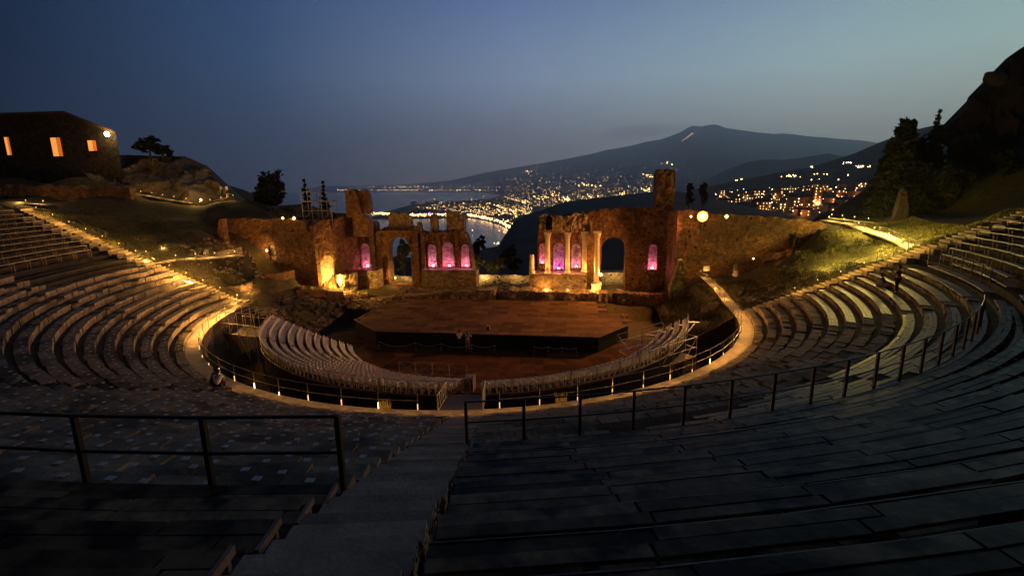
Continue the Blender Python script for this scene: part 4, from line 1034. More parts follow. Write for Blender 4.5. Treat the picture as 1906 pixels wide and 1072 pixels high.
PB = (cB[0] + .02, cB[1] - .02); tB = outline(PB, DB, [(589, 421), (594, 411), (614, 409), (616, 428), (620, 428), (622, 408), (636, 404), (640, 398), (656, 400)]); tB[0] = (0, tB[0][1]); tB.append((LB + .2, tB[-1][1] - .3))
hB = hole(PB, DB, 597, 629, 475, 546)
# thickness of this face goes to the left (away from the stage)
ruin_wall('side_wall', M_ruin, PB, DB, tB, -3.6, 1.5, [hB], wl, du=.25, jag=.2)
nB = Vector((-DB.y, DB.x, 0)); a = Vector((*PB, 0)) + DB * (hB[0] - .2) + nB * .55; b = Vector((*PB, 0)) + DB * (hB[1] + .2) + nB * .55
MB().beam((a.x, a.y, (hB[2] + hB[3]) / 2), (b.x, b.y, (hB[2] + hB[3]) / 2), .1, hB[3] - hB[2] + .4).build('arch_infill', M_plaster, wl)
q = Vector((*PB, 0)) + DB * ((hB[0] + hB[1]) / 2) - nB * 1.7; q.z = hB[2] + 1.7
fl = thing('ground_spotlight', 'hidden spotlight flooding the yellow arch in the left wing', 'spotlight', q, 'ground spotlights')
MB().box(q.x - .1, q.x + .1, q.y - .1, q.y + .1, q.z - 2.2, q.z - .1).build('casing', M_iron, fl)
lamp('spotlight_lamp', q + Vector((0, 0, .2)), 2300, (1, .52, .08), .15, fl)
# fragment of wall on top of the wing corner
Pq = (0, 15.6)
tw = thing('tower_fragment', 'tall orange lit wall fragment standing on the left wing', 'ruin', sight(662, 400, Y=15.6))
A_ = outline(Pq, DX, [(639, 362), (642, 354), (655, 352), (660, 356), (668, 374), (672, 392)]); ruin_wall('left_face', M_ruin, Pq, DX, A_, wall_pt(Pq, DX, 650, 405)[1], 1.2, (), tw, du=.22, amp=.12, jag=.12)
ruin_wall('right_face', M_ruin, (0, 15.9), DX, outline((0, 15.9), DX, [(654, 352), (664, 356), (676, 354), (682, 360), (686, 380), (687, 394)]), wall_pt((0, 15.9), DX, 670, 398)[1], 1.5, (), tw, du=.22, amp=.12, jag=.12)
ruin_wall('lower_face', M_ruin, (0, 16.4), DX, outline((0, 16.4), DX, [(655, 398), (662, 400), (680, 404), (684, 412)]), wall_pt((0, 16.4), DX, 670, 440)[1], 1.9, (), tw, du=.3, amp=.12, jag=.12)
# lamps on the wing
floorlight(497, 467, 11.6, 'bright lamp beside the small arched window of the left wing', 130, (1, .5, .12), .2, .1)
floorlight(527, 407, 12.6, 'left of two small lamps on top of the left wing wall', 25, (1, .62, .2), .22, .25)
floorlight(548, 407, 12.6, 'right of two small lamps on top of the left wing wall', 35, (1, .62, .2), .26, .25)
# stub statue of lit masonry far left
Ps = (0, 9.5)
st_ = thing('masonry_fragment', 'orange lit masonry fragment rising from a dark base at the left path', 'ruin', sight(415, 470, Y=9.5))
ruin_wall('fragment', M_ruin, Ps, DX, outline(Ps, DX, [(405, 425), (407, 412), (414, 406), (420, 408), (423, 416), (420, 440), (419, 455)]), wall_pt(Ps, DX, 412, 462)[1], .9, (), st_, du=.15, amp=.1, jag=.08)
ruin_wall('plinth', M_ruin2, (0, 9.3), DX, outline((0, 9.3), DX, [(384, 462), (400, 460), (423, 458)]), wall_pt((0, 9.3), DX, 400, 490)[1] - 1, 2.0, [hole((0, 9.3), DX, 392, 402, 466, 486), hole((0, 9.3), DX, 408, 418, 465, 483)], st_, du=.3, amp=.08)
lamp('fragment_lamp', sight(432, 440, Y=8.0), 120, (1, .38, .08), .2, st_)
# ---- right wing
Pw = (22.5, 14.0)
wr = thing('right_wing_ruin', 'long dark ruined brick wall right of the stage, under the glaring floodlight', 'ruin', (30, 14, 0))
tW = outline(Pw, DX, [(1262, 392), (1290, 392), (1340, 398), (1400, 402), (1450, 404), (1500, 410), (1534, 416), (1540, 425)])
hW = [hole(Pw, DX, 1364, 1375, 490, 516), hole(Pw, DX, 1424, 1470, 470, 492, False)]
ruin_wall('front_wall', M_ruin, Pw, DX, tW, lambda u: -3.5 + max(0, u - 6) * .45, 2.0, hW, wr, du=.35, jag=.2)
MB().box(Pw[0] + hW[0][0] - .05, Pw[0] + hW[0][1] + .05, 14.7, 14.8, hW[0][2] - .1, hW[0][3]).build('blocked_window', M_plaster, wr)
MB().box(Pw[0] + hW[1][0] - .05, Pw[0] + hW[1][1] + .05, 15.4, 15.5, hW[1][2] - .1, hW[1][3] + .1).build('recess_back', M_ruin2, wr)
lamp('window_lamp', (Pw[0] + (hW[0][0] + hW[0][1]) / 2, 14.25, hW[0][2] + .3), 9, (1, .5, .14), .05, wr)
lamp('recess_lamp', (Pw[0] + hW[1][1] - .8, 13.6, hW[1][2] + .6), 38, (1, .42, .12), .1, wr)
floorlight(1402, 482, 13.2, 'small lone lamp low on the right wing wall', 20, (1, .5, .15), .13)
# side face toward the stage
ruin_wall('side_wall', M_ruin, (24.6, YB - .3), Vector((-.02, -1, 0)), [(0, 9.0), (4.4, 8.6)], -3.8, -1.4, (), wr, du=.3, jag=.2) if False else None
ruin_wall('return_wall', M_ruin, (22.9, YB), Vector((.34, -1, 0)), [(0, 8.9), (2, 8.9), (4.9, 8.3)], -4, 1.2, (), wr, du=.3, jag=.2)
Pb = (0, 11.0)
bu = thing('leaning_buttress', 'pale moss stained masonry buttress beside the right end of the stage', 'ruin', (24, 11, -3))
ruin_wall('buttress', masonry('mossy_stone', (.22, .2, .1), (.33, .29, .16), (.35, .3, .26), .5, .3, 1.0), Pb, DX, outline(Pb, DX, [(1243, 560), (1247, 535), (1258, 510), (1266, 485), (1274, 482), (1275, 530), (1274, 595)]), wall_pt(Pb, DX, 1260, 600)[1], 1.3, (), bu, du=.2, amp=.2, jag=.25)
# great floodlight
q = sight(1307, 403, Y=13.2)
fl = thing('great_floodlight', 'blinding orange floodlight on the wall top right of the stage', 'floodlight', q)
MB().box(q.x - .62, q.x + .62, q.y - .1, q.y + .5, q.z - .5, q.z + .5).build('housing', M_iron, fl)
MB().tube([(q.x, q.y + .3, q.z - 2.2), (q.x, q.y + .3, q.z - .45)], .07, 6).build('stand', M_iron, fl)
G_big = glow('flood_face', (1, .68, .28), 40); G_ref = glow('flood_reflector', (1, .40, .07), 2.6)
MB().lathe([(.05, -.05), (.6, 0), (.72, .1)], (0, 0, 0), 20)
mb = MB(); n = 20; mb.v = [(q.x, q.y - .3, q.z)] + [(q.x + .66 * math.cos(2 * math.pi * k / n), q.y - .12, q.z + .62 * math.sin(2 * math.pi * k / n)) for k in range(n)]; mb.f = [(0, k + 1, (k + 1) % n + 1) for k in range(n)]
for i in range(1, len(mb.v)): v_ = Vector(mb.v[i]) - q; mb.v[i] = tuple(q + Vector((v_.x * .52, v_.y - .05, v_.z * .52)))
mb.build('lit_face', G_big, fl)
rg = MB(); rg.v = [(q.x + r * math.cos(2 * math.pi * k / n), q.y - yy, q.z + r * math.sin(2 * math.pi * k / n)) for r, yy in ((.34, .16), (.66, .22)) for k in range(n)]; rg.f = [(k, (k + 1) % n, (k + 1) % n + n, k + n) for k in range(n)]
rg.build('reflector', G_ref, fl)
lamp('floodlight_lamp', (q.x - .5, q.y - .9, q.z + .1), 26000, (1, .36, .075), .35, fl, 118, (-12, -1, -2), 1.0)
lamp('floodlight_glow', (q.x - .2, q.y - 1.8, q.z + .1), 170, (1, .38, .08), .35, fl)
lamp('floodlight_seats', (q.x, q.y - .7, q.z + .05), 4200, (1, .45, .13), .5, fl, 125, (14, -34, 2), .8)
for px, lab, s in ((1286, 'left of the great floodlight, on the same wall', .16), (1352, 'right of the great floodlight, on the same wall', .26)):
    floorlight(px, 404, 13.4, 'small lamp ' + lab, 20, (1, .5, .15), s)
# ---- foundations and rubble at the back of the stage
Pf = (0, 13.0)
fo = thing('stage_foundation', 'low broken foundation wall behind the stage, with two black openings', 'ruin', (4, 13, -3))
ruin_wall('wall', M_ruin2, Pf, DX, outline(Pf, DX, [(700, 556), (760, 550), (830, 545), (885, 540), (960, 541), (1040, 545), (1128, 547), (1150, 545), (1165, 548)]), -3.4, 2.6, [hole(Pf, DX, 920, 947, 538, 562, False), hole(Pf, DX, 1131, 1149, 543, 590, False)], fo, du=.3, amp=.2, jag=.16)
def rubble(name, label, fn, n_, s0, s1, m, kind='stuff'):
    mb = MB()
    for i in range(n_):
        x, y, z = fn(); s = U(s0, s1); a = U(0, 3.14)
        M4 = Matrix.Translation((x, y, z)) @ Matrix.Rotation(a, 4, 'Z') @ Matrix.Rotation(U(-.4, .4), 4, 'X')
        hx, hy, hz2 = s * U(.5, 1), s * U(.4, .8), s * U(.3, .6)
        mb.hexa([M4 @ Vector((sx_ * hx * U(.7, 1), sy * hy * U(.7, 1), sz * hz2)) for sz in (-1, 1) for sx_, sy in ((-1, -1), (1, -1), (1, 1), (-1, 1))])
    o = mb.build(name, m); o['kind'] = kind; return o
rubble('rubble', '', lambda: (lambda x, y: (x, y, -2.55 + (y - 12.8) * .22 + U(0, .25)))(U(-15, -3), U(12.9, 16.2)), 650, .1, .32, M_ruin2)
rubble('rubble', '', lambda: (lambda x, y: (x, y, -2.4 + (y - 12.8) * .2 + U(0, .2)))(U(-3, 4), U(14.5, 19)), 160, .1, .3, M_ruin2)
rubble('rubble', '', lambda: (lambda x, y: (x, y, ground(x, y) + U(0, .2)))(U(-26, -15), U(6, 14)), 700, .12, .45, M_ruin2)
rubble('rubble', '', lambda: (lambda x, y: (x, y, ground(x, y) + U(-.1, .15)))(U(-38, -28), U(2, 11)), 300, .12, .4, M_rock)
rubble('rubble', '', lambda: (lambda x, y: (x, y, ground(x, y) + U(-.1, .12)))(U(28.5, 34), U(-1, 10)), 160, .1, .35, M_rock)
# ---- mid left: low walls between the path and the wing
def lowwall(name, label, P0, P1, z0, zt, T, m, holes=(), jag=.1, amp=.08):
    D = (Vector((*P1, 0)) - Vector((*P0, 0))); L_ = D.length; D = D.normalized(); t = thing(name, label, 'wall', (*P0, z0))
    ruin_wall('wall', m, P0, D, [(0, zt[0]), (L_ * .5, (zt[0] + zt[1]) / 2), (L_, zt[1])], z0, T, holes, t, du=.3, jag=jag, amp=amp); return t
a = sight(490, 513, Y=4.5); b = sight(548, 503, Y=9.0)
lowwall('low_brick_wall', 'low brick wall at the end of the left path, below the wing', (a.x, a.y), (b.x, b.y), -2.6, (a.z, b.z), .5, M_ruin)
a = sight(553, 556, Y=7.0); b = sight(640, 556, Y=9.5)
lowwall('curved_masonry_stump', 'thick orange lit masonry stump beside the dark doorway, left of the stage', (a.x, a.y), (b.x, b.y), -4.1, (a.z + 1.3, a.z + .5), 2.4, M_ruin, [], .25, .25)
lamp('stump_fill_light', sight(578, 582, Y=5.2), 150, (1, .42, .1), .2, bpy.data.objects['curved_masonry_stump'])  # added light, no fixture, to make the stump glow orange
a = sight(628, 514, Y=13.2); b = sight(665, 510, Y=15.0)
lowwall('broken_wall', 'broken wall stump lit yellow beside the glowing arch', (a.x, a.y), (b.x, b.y), -3.4, (a.z, b.z + .3), 1.4, M_ruin2, [], .3, .2)
a = sight(545, 560, Y=4.2); b = sight(562, 600, Y=6)
# retaining slope of weeds and stones under the left path
mb = MB(); nU, nV = 26, 14
for i in range(nU + 1):
    for j in range(nV + 1):
        u, v_ = i / nU, j / nV; x = -27.5 + 8.5 * u; y = -1.5 + 8.5 * v_
        z = -.6 - 3.4 * (u ** 1.3) * (1 - .35 * v_) + .3 * fbm((x, y, 0), .6, 4); mb.v.append((x, y, z))
for i in range(nU):
    for j in range(nV): a = i * (nV + 1) + j; mb.f.append((a, a + nV + 1, a + nV + 2, a + 1))
struct('left_bank', mb, mat('stony_bank', (.14, .10, .06), (.22, .17, .11), 1.6, .95, .9, bscale=7, col3=(.07, .07, .03)), smooth=True)
mb = MB()
for i in range(nU + 1):
    for j in range(nV + 1):
        u, v_ = i / nU, j / nV; x = 26.2 - 5.5 * u; y = -3 + 15.5 * v_; x = min(x, math.sqrt(max(0, 26.1 ** 2 - min(0, y) ** 2)) - 5.5 * u)
        z = pz(0, 9) * 0 + (-.1 + max(0, y - 2) * .09) - 3.7 * (u ** 1.2) + .35 * fbm((x, y, 4), .5, 4) * min(1, u * 4); mb.v.append((x, y, z))
for i in range(nU):
    for j in range(nV): a = i * (nV + 1) + j; mb.f.append((a, a + 1, a + nV + 2, a + nV + 1))
struct('right_bank', mb, MATS['dry_turf'], smooth=True)
grass('grass', lambda: (U(27.6, 32), U(0, 11)), 5000, '', M_grass)
t_ = MB()
for k in range(9000):
    u, y = rnd(), U(-3, 12); x = 26.1 - 5.5 * u; z = (-.1 + max(0, y - 2) * .09) - 3.7 * (u ** 1.2); a = U(0, 6.28); h = U(.12, .35)
    t_.add([(x - math.cos(a) * .04, y - math.sin(a) * .04, z), (x + math.cos(a) * .04, y + math.sin(a) * .04, z), (x + U(-.12, .12), y + U(-.12, .12), z + h)], [(0, 1, 2)])
tag(t_.build('grass', M_grass), kind='stuff')
# sign boards
for px, py, Y, lab in ((1315, 500, 11.8, 'small pale notice board at the end of the right path'), (379, 461, 6.5, 'small pale notice board by the upper left path')):
    q = sight(px, py, Y=Y); t = thing('notice_board', lab, 'sign', (q.x, q.y, q.z - 1))
    MB().box(q.x - .36, q.x + .36, q.y - .02, q.y + .02, q.z - .3, q.z + .32).build('board', M_marker, t)
    for s in (-.28, .28): MB().box(q.x + s - .02, q.x + s + .02, q.y + .022, q.y + .06, q.z - 1.2, q.z + .3).build('leg', M_iron, t)
# scaffolding tower on the left wing
t = thing('scaffold_tower', 'galvanised scaffold tower standing on the left wing wall between two conifers', 'scaffold', sight(590, 405, Y=15))
q0, q1 = sight(565, 410, Y=14.6), sight(618, 404, Y=14.6); zt = [sight(566, 410, Y=14.6).z, sight(566, 393, Y=14.6).z, sight(566, 375, Y=14.6).z, sight(566, 357, Y=14.6).z]
for i in range(4):
    for yy in (0, 1.6):
        x = q0.x + (q1.x - q0.x) * i / 3; MB().tube([(x, 14.6 + yy, zt[0] - 1.2), (x, 14.6 + yy, zt[3] + (.5 if i < 3 else -1.2))], .05, 6).build('upright', M_steel, t)
for z in zt:
    for yy in (0, 1.6): MB().tube([(q0.x - .1, 14.6 + yy, z), (q1.x - (1.2 if z == zt[3] else 0) + .1, 14.6 + yy, z)], .045, 6).build('ledger', M_steel, t)
MB().box(q0.x, q1.x, 14.7, 16.0, zt[2] - .12, zt[2] - .04).build('deck_board', M_path, t)
for i in range(3):
    x0, x1 = q0.x + (q1.x - q0.x) * i / 3, q0.x + (q1.x - q0.x) * (i + 1) / 3; MB().tube([(x0, 14.6, zt[i % 2]), (x1, 14.6, zt[i % 2 + 1])], .035, 5).build('brace', M_steel, t)
# ================================================================== PLANTS
def tree(name, label, trunk, blobs, n_, ls, m, group=None, tr=.18, cat='tree', limbs=5):
    base = Vector(trunk[0]); t = thing(name, label, cat, base, group)
    tb = MB(); tp = [Vector(p) for p in trunk]; tb.tube(tp, [tr * (1 - .6 * i / max(1, len(tp) - 1)) for i in range(len(tp))], 7)
    for b in blobs[:limbs * 2]:
        c = Vector(b[:3]); s_ = tp[-1].lerp(tp[0], U(.1, .5)); tb.tube([s_, s_.lerp(c, .5) + Vector((0, 0, .1)), c], [tr * .4, tr * .28, tr * .12], 5)
    tb.build('trunk', M_bark, t)
    mb = MB(); tot = sum(b[3] * b[4] * b[5] for b in blobs) ** 1
    for b in blobs:
        k = max(20, int(n_ * (b[3] * b[4] * b[5]) / tot))
        # leafy sprays gathered in clumps
        cl = [Vector((random.gauss(0, 1), random.gauss(0, 1), random.gauss(0, 1))).normalized() * U(.35, 1.02) for _ in range(max(5, k // 26))]
        for i in range(k):
            c = cl[i % len(cl)] + Vector((random.gauss(0, .13), random.gauss(0, .13), random.gauss(0, .11)))
            p = Vector((b[0] + c.x * b[3], b[1] + c.y * b[4], b[2] + c.z * b[5])); a = Vector((U(-1, 1), U(-1, 1), U(-1, 1))).normalized(); r = a.cross(Vector((U(-1, 1), U(-1, 1), U(-1, 1)))).normalized()
            s = ls * U(.6, 1.3); mb.add([p - a * s, p + r * s * .45, p + a * s, p - r * s * .45], [(0, 1, 2, 3)])
    mb.build('crown', m, t); return t
def tree_px(name, label, px0, px1, pyt, pyb, Y, m, n_=1800, ls=.3, shape='round', group=None, dy=None, **kw):
    a, b = sight(px0, (pyt + pyb) / 2, Y=Y), sight(px1, (pyt + pyb) / 2, Y=Y); zt = sight((px0 + px1) / 2, pyt, Y=Y).z; zb = sight((px0 + px1) / 2, pyb, Y=Y).z
    cx_, w_, h = (a.x + b.x) / 2, (b.x - a.x) / 2, zt - zb; bl = []
    if shape == 'round':
        for k in range(9): bl.append((cx_ + U(-.55, .55) * w_, Y + U(-.5, .5) * w_, zb + h * U(.35, .8), w_ * U(.38, .55), w_ * U(.4, .55), h * U(.18, .28)))
    elif shape == 'column':
        k_ = 9
        for k in range(k_):
            f = k / (k_ - 1); ww = w_ * (1 - .55 * f) * (.95 + U(-.08, .08)) if f < .9 else w_ * .38; bl.append((cx_ + U(-.08, .08) * w_ + (dy or 0) * f, Y, zb + h * (.04 + .9 * f), ww, ww, h / k_ * 1.1))
    elif shape == 'fir':
        for k in range(8):
            f = k / 7; ww = w_ * (1 - f * .92); bl.append((cx_, Y, zb + h * (.08 + .88 * f), ww, ww, h * .035))
    return tree(name, label, [(cx_, Y, zb - 1.2), (cx_, Y, zb + h * .4), (cx_ + (dy or 0) * .5, Y, zb + h * (.6 if shape != 'fir' else .95))], bl, n_, ls, m, group, **kw)
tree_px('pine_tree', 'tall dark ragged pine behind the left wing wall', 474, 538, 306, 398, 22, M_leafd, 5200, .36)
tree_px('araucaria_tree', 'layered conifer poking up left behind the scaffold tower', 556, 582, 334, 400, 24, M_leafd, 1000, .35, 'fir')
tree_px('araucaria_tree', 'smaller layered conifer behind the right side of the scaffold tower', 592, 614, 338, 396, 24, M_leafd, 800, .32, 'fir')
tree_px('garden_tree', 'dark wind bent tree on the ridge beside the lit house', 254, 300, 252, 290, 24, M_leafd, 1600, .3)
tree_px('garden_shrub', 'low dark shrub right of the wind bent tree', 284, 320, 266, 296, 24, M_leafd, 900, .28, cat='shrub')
for i, (a, b, c, d, Y, m, lab) in enumerate([(735, 768, 446, 520, 27, M_leaf, 'green tree seen through the left open arch'), (868, 908, 468, 514, 24, M_leaf, 'tree with lit foliage at the left edge of the gap'), (905, 945, 478, 516, 26, M_leaf, 'low leafy bush lit from below in the gap'), (868, 905, 440, 480, 36, M_leafd, 'dark tree top rising above the bay left of the gap'), (925, 985, 455, 512, 40, M_leafd, 'wide dark tree behind the right of the gap')]):
    tree_px('gap_tree', lab, a, b, c, d, Y, m, 1700, .3, group='trees behind the stage ruins')
lamp('gap_lamp', sight(898, 512, Y=20.8), 260, (1, .6, .17), .2, bpy.data.objects['gap_tree.001'])
p = sight(878, 520, Y=20.5); q = sight(988, 522, Y=20.5)
t = lowwall('garden_wall', 'low pale wall glowing yellow across the gap between the ruins', (p.x, 21.8), (q.x, 21.4), -4, (sight(880, 511, Y=21.8).z, sight(985, 514, Y=21.4).z), .6, M_plaster, [], .12, .06)
lamp('wall_lamp', sight(960, 512, Y=20.4), 160, (1, .55, .14), .2, t)
p = sight(737, 516, Y=22); q = sight(768, 516, Y=22)
lowwall('garden_wall', 'short bright wall seen low through the left open arch', (p.x - .4, 21.5), (q.x + .4, 21.5), -4, (sight(737, 514, Y=21.5).z, sight(768, 517, Y=21.5).z), .6, M_plaster, [], .3, .1)
lamp('wall_lamp', sight(750, 508, Y=20.6), 130, (1, .62, .16), .15, bpy.data.objects['garden_wall.001'])
p = sight(1122, 506, Y=22); q = sight(1165, 506, Y=22)
t = lowwall('garden_wall', 'bright low wall behind the tall arch right of the columns', (p.x - .4, 21.5), (q.x + .4, 21.5), -4, (sight(1122, 507, Y=21.5).z, sight(1165, 507, Y=21.5).z), 2.2, M_plaster, [], .1, .06)
lamp('wall_lamp', sight(1140, 514, Y=20.4), 90, (1, .62, .16), .15, t)
# cypresses and the dark wood on the right
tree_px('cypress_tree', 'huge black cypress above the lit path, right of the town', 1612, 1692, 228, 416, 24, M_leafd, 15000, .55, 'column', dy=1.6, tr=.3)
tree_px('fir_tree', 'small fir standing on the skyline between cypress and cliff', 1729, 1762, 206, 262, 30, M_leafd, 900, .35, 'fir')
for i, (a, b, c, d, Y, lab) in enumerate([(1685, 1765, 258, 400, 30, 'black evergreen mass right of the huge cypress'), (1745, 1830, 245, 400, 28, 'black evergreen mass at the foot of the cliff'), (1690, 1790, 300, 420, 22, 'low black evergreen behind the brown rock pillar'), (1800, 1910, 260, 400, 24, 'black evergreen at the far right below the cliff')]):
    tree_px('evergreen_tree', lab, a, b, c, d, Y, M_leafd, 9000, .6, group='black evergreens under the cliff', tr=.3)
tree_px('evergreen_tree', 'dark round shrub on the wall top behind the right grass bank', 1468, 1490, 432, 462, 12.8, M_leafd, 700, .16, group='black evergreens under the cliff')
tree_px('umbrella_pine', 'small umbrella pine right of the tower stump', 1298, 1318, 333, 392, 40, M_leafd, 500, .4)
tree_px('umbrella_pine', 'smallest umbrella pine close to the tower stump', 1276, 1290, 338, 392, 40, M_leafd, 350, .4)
# dry tufts beside the ring path
for i, px in enumerate((715, 1045)):
    q = sight(px, 764 if i == 0 else 749, z=.03); mb = MB()
    for k in range(46):
        x, y = q.x + U(-.35, .35), q.y + U(0, .25); h = U(.3, .75); l = U(-.22, .22); mb.add([(x - .015, y, -.1), (x + .015, y, -.1), (x + l, y + U(-.05, .1), h)], [(0, 1, 2)])
    o = mb.build('grass_tuft', mat('straw', (.5, .38, .16), (.6, .46, .2), 4, .8, 0)); tag(o, ['dry straw tuft beside the path railing left of the bridge', 'dry straw tuft beside the path railing right of the bridge'][i], 'plant')
# ================================================================== ROCKS
def rock_ridge(name, label, sil, Y0, Y1, foot, m, amp, freq, step=5, nt_=26, cat='rock', bk=1.0):
    base = sight(sil[len(sil) // 2][0], foot if not isinstance(foot, list) else foot[0][1], Y=Y0); t = thing(name, label, cat, base); mb = MB(); x0, x1 = sil[0][0], sil[-1][0]; cols = int((x1 - x0) / step) + 1
    fo_ = foot if isinstance(foot, list) else [(x0, foot), (x1, foot)]
    for i in range(cols):
        px = x0 + i * step
        for j in range(nt_ + 1):
            f = j / nt_ * 1.35; g = min(f, 1.0)
            a = sight(px, interp(fo_, px), Y=Y0); b = sight(px, interp(sil, px), Y=Y1); p = a.lerp(b, g); p.z = a.z + (b.z - a.z) * (g ** .8)
            if f > 1: p = b + Vector((0, (f - 1) * 20 * bk, -(f - 1) * 14))
            k = amp * (mn.ridged_multi_fractal(p * freq, 1, 2, 5, 1, 2) - 1.2) * min(1, (1 - g) * 5 + .1) if f <= 1 else 0
            mb.v.append((p.x + k * .3, p.y - k, p.z + k * .3))
    for i in range(cols - 1):
        for j in range(nt_): a = i * (nt_ + 1) + j; mb.f.append((a, a + nt_ + 1, a + nt_ + 2, a + 1))
    mb.build('rock_face', m, t, smooth=False); return t
rk = rock_ridge('rock_outcrop', 'rugged pale rock outcrop sloping to the sea beside the lit footpath', [(140, 300), (180, 290), (235, 288), (290, 290), (322, 290), (345, 291), (362, 298), (385, 308), (400, 322), (420, 340), (436, 358), (446, 374)], 18.8, 25, [(140, 366), (230, 358), (330, 372), (365, 380), (446, 377)], M_rock, 1.5, .22)
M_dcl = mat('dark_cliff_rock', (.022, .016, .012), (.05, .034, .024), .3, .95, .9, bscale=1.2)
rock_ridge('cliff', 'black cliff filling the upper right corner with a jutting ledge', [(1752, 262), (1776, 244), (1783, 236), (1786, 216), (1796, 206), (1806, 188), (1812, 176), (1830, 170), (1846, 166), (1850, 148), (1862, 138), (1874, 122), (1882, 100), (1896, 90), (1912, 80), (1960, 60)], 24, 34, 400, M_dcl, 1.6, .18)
t = thing('ledge_snag', 'gnarled stump jutting from the cliff edge with a bare branch', 'plant', sight(1842, 150, Y=33))
mb = MB(); a = sight(1862, 150, Y=33); b = sight(1838, 142, Y=32.5); c = sight(1832, 150, Y=32.5)
mb.tube([a, a.lerp(b, .6), b, c], [1.0, .9, .6, .25], 7); mb.build('stump', M_bark, t); MB().tube([sight(1832, 148, Y=32.5), sight(1830, 158, Y=32.5), sight(1824, 167, Y=32.5)], [.16, .1, .05], 5).build('branch', M_bark, t)
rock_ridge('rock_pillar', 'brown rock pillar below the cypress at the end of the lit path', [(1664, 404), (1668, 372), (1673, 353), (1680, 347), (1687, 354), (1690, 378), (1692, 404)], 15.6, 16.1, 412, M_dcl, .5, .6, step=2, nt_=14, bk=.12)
rock_ridge('ruin_mound', 'low line of tumbled stone ruins behind the left wing wall', [(440, 380), (455, 374), (470, 384), (500, 382), (530, 380), (560, 378), (590, 384), (625, 395)], 16, 19, [(440, 404), (625, 406)], M_rock, .9, .6, step=3, nt_=12)
# ================================================================== HOUSE ON THE HILL
Yh = 21.0
hs2 = thing('stone_house', 'dark gabled stone house on the upper left hill with glowing orange windows', 'house', sight(110, 320, Y=Yh))
hp = [sight(-220, 222, Y=Yh), sight(125, 212, Y=Yh), sight(216, 250, Y=Yh)]
f = MB(); zb = sight(100, 345, Y=Yh).z
v = [(hp[0].x, hp[0].z), (hp[1].x, hp[1].z), (hp[2].x, hp[2].z)]
fr = [(v[0][0], Yh, zb), (v[2][0], Yh, zb), (v[2][0], Yh, v[2][1]), (v[1][0], Yh, v[1][1]), (v[0][0], Yh, v[0][1])]
bk = [(x - 19, y + 14, z) for x, y, z in fr]; f.v = fr + bk; f.f = [(0, 1, 2, 3, 4), (9, 8, 7, 6, 5), (0, 5, 6, 1), (1, 6, 7, 2), (4, 9, 5, 0)]
f.build('wall', M_wall, hs2)
rf = MB(); e = .5
for (xa, za), (xb, zb_) in ((v[0], v[1]), (v[1], v[2])):
    rf.hexa([(xa, Yh - e, za), (xb + (.4 if (xb, zb_) == v[2] else 0), Yh - e, zb_), (xb - 19, Yh + 14.5, zb_), (xa - 19, Yh + 14.5, za), (xa, Yh - e, za + .35), (xb + (.4 if (xb, zb_) == v[2] else 0), Yh - e, zb_ + .35), (xb - 19, Yh + 14.5, zb_ + .35), (xa - 19, Yh + 14.5, za + .35)])
rf.build('roof', M_roof, hs2)
G_win = glow('lit_window', (.9, .2, .03), .6); G_win2 = glow('lit_window_bright', (1, .36, .07), .95)
for x0, x1, yt, yb in ((9, 24, 256, 289), (95, 119, 257, 291), (164, 182, 262, 281)):
    a, b = sight(x0, yt, Y=Yh), sight(x1, yb, Y=Yh); w = b.x - a.x
    o = MB().box(a.x - .2, b.x + .2, Yh - .1, Yh - .01, b.z - .2, a.z + .2).build('window', M_wall, hs2)
    c = (a.x * .45 + b.x * .55)
    MB().box(a.x, c, Yh - .16, Yh - .11, b.z, a.z).build('pane', G_win2, o); MB().box(c + .08, b.x, Yh - .16, Yh - .11, b.z, a.z).build('pane', G_win, o)
    MB().box(a.x - .06, b.x + .06, Yh - .2, Yh - .165, b.z - .12, b.z).build('sill', M_wall, o)
q = sight(199, 250, Y=Yh - .7); t = thing('wall_lantern', 'bright yellow lantern at the right corner of the stone house', 'lamp', q)
MB().lathe([(.2, -.35), (.32, -.2), (.32, .2), (.1, .38)], q, 8).build('glass', glow('lantern_glass', (1, .72, .32), 22), t); MB().tube([q + Vector((0, 0, .35)), q + Vector((0, .35, .5)), q + Vector((0, .75, .45))], .05, 5).build('bracket', M_iron, t)
lamp('lantern_lamp', q + Vector((.1, -.6, 0)), 260, (1, .62, .2), .25, t)
# ================================================================== UPPER PATHS
def strip_path(name, label, pts, wd, lampn, e, col=(1, .6, .17), glow_line=True, rail=True):
    o_ = MB()
    for a, b in zip(pts, pts[1:]): o_.beam(Vector(a) - Vector((0, 0, .08)), Vector(b) - Vector((0, 0, .08)), wd, .16)
    o = struct(name, o_, M_path, label=label)
    for i in range(lampn):
        f = (i + .5) / lampn * (len(pts) - 1); k = int(f); p = Vector(pts[k]).lerp(Vector(pts[k + 1]), f - k)
        lamp('path_lamp', p + Vector((0, -.5, .45)), e, col, .08)
        b = thing('path_bollard', f'tiny lit bollard, {nth(i + 1)} from the left along the {label}', 'bollard', p, 'lit bollards of the upper paths')
        MB().lathe([(.04, 0), (.04, .4)], p + Vector((0, .35, 0)), 6).build('post', M_iron, b); MB().lathe([(.05, .4), (.055, .5), (.02, .53)], p + Vector((0, .35, 0)), 6).build('lamp_head', G_strip2, b)
    return o
strip_path('upper_footpath', 'footpath under the rock outcrop', [sight(x, y, Y=Y) for x, y, Y in ((228, 359, 18.6), (270, 363, 18.4), (310, 370, 18.2), (355, 377, 18.0))], .7, 6, 26)
strip_path('upper_footpath', 'footpath at the tip of the outcrop', [sight(x, y, Y=Y) for x, y, Y in ((360, 384, 17.2), (385, 378, 17.6), (412, 373, 18.2), (443, 367, 19))], 1.1, 4, 75)
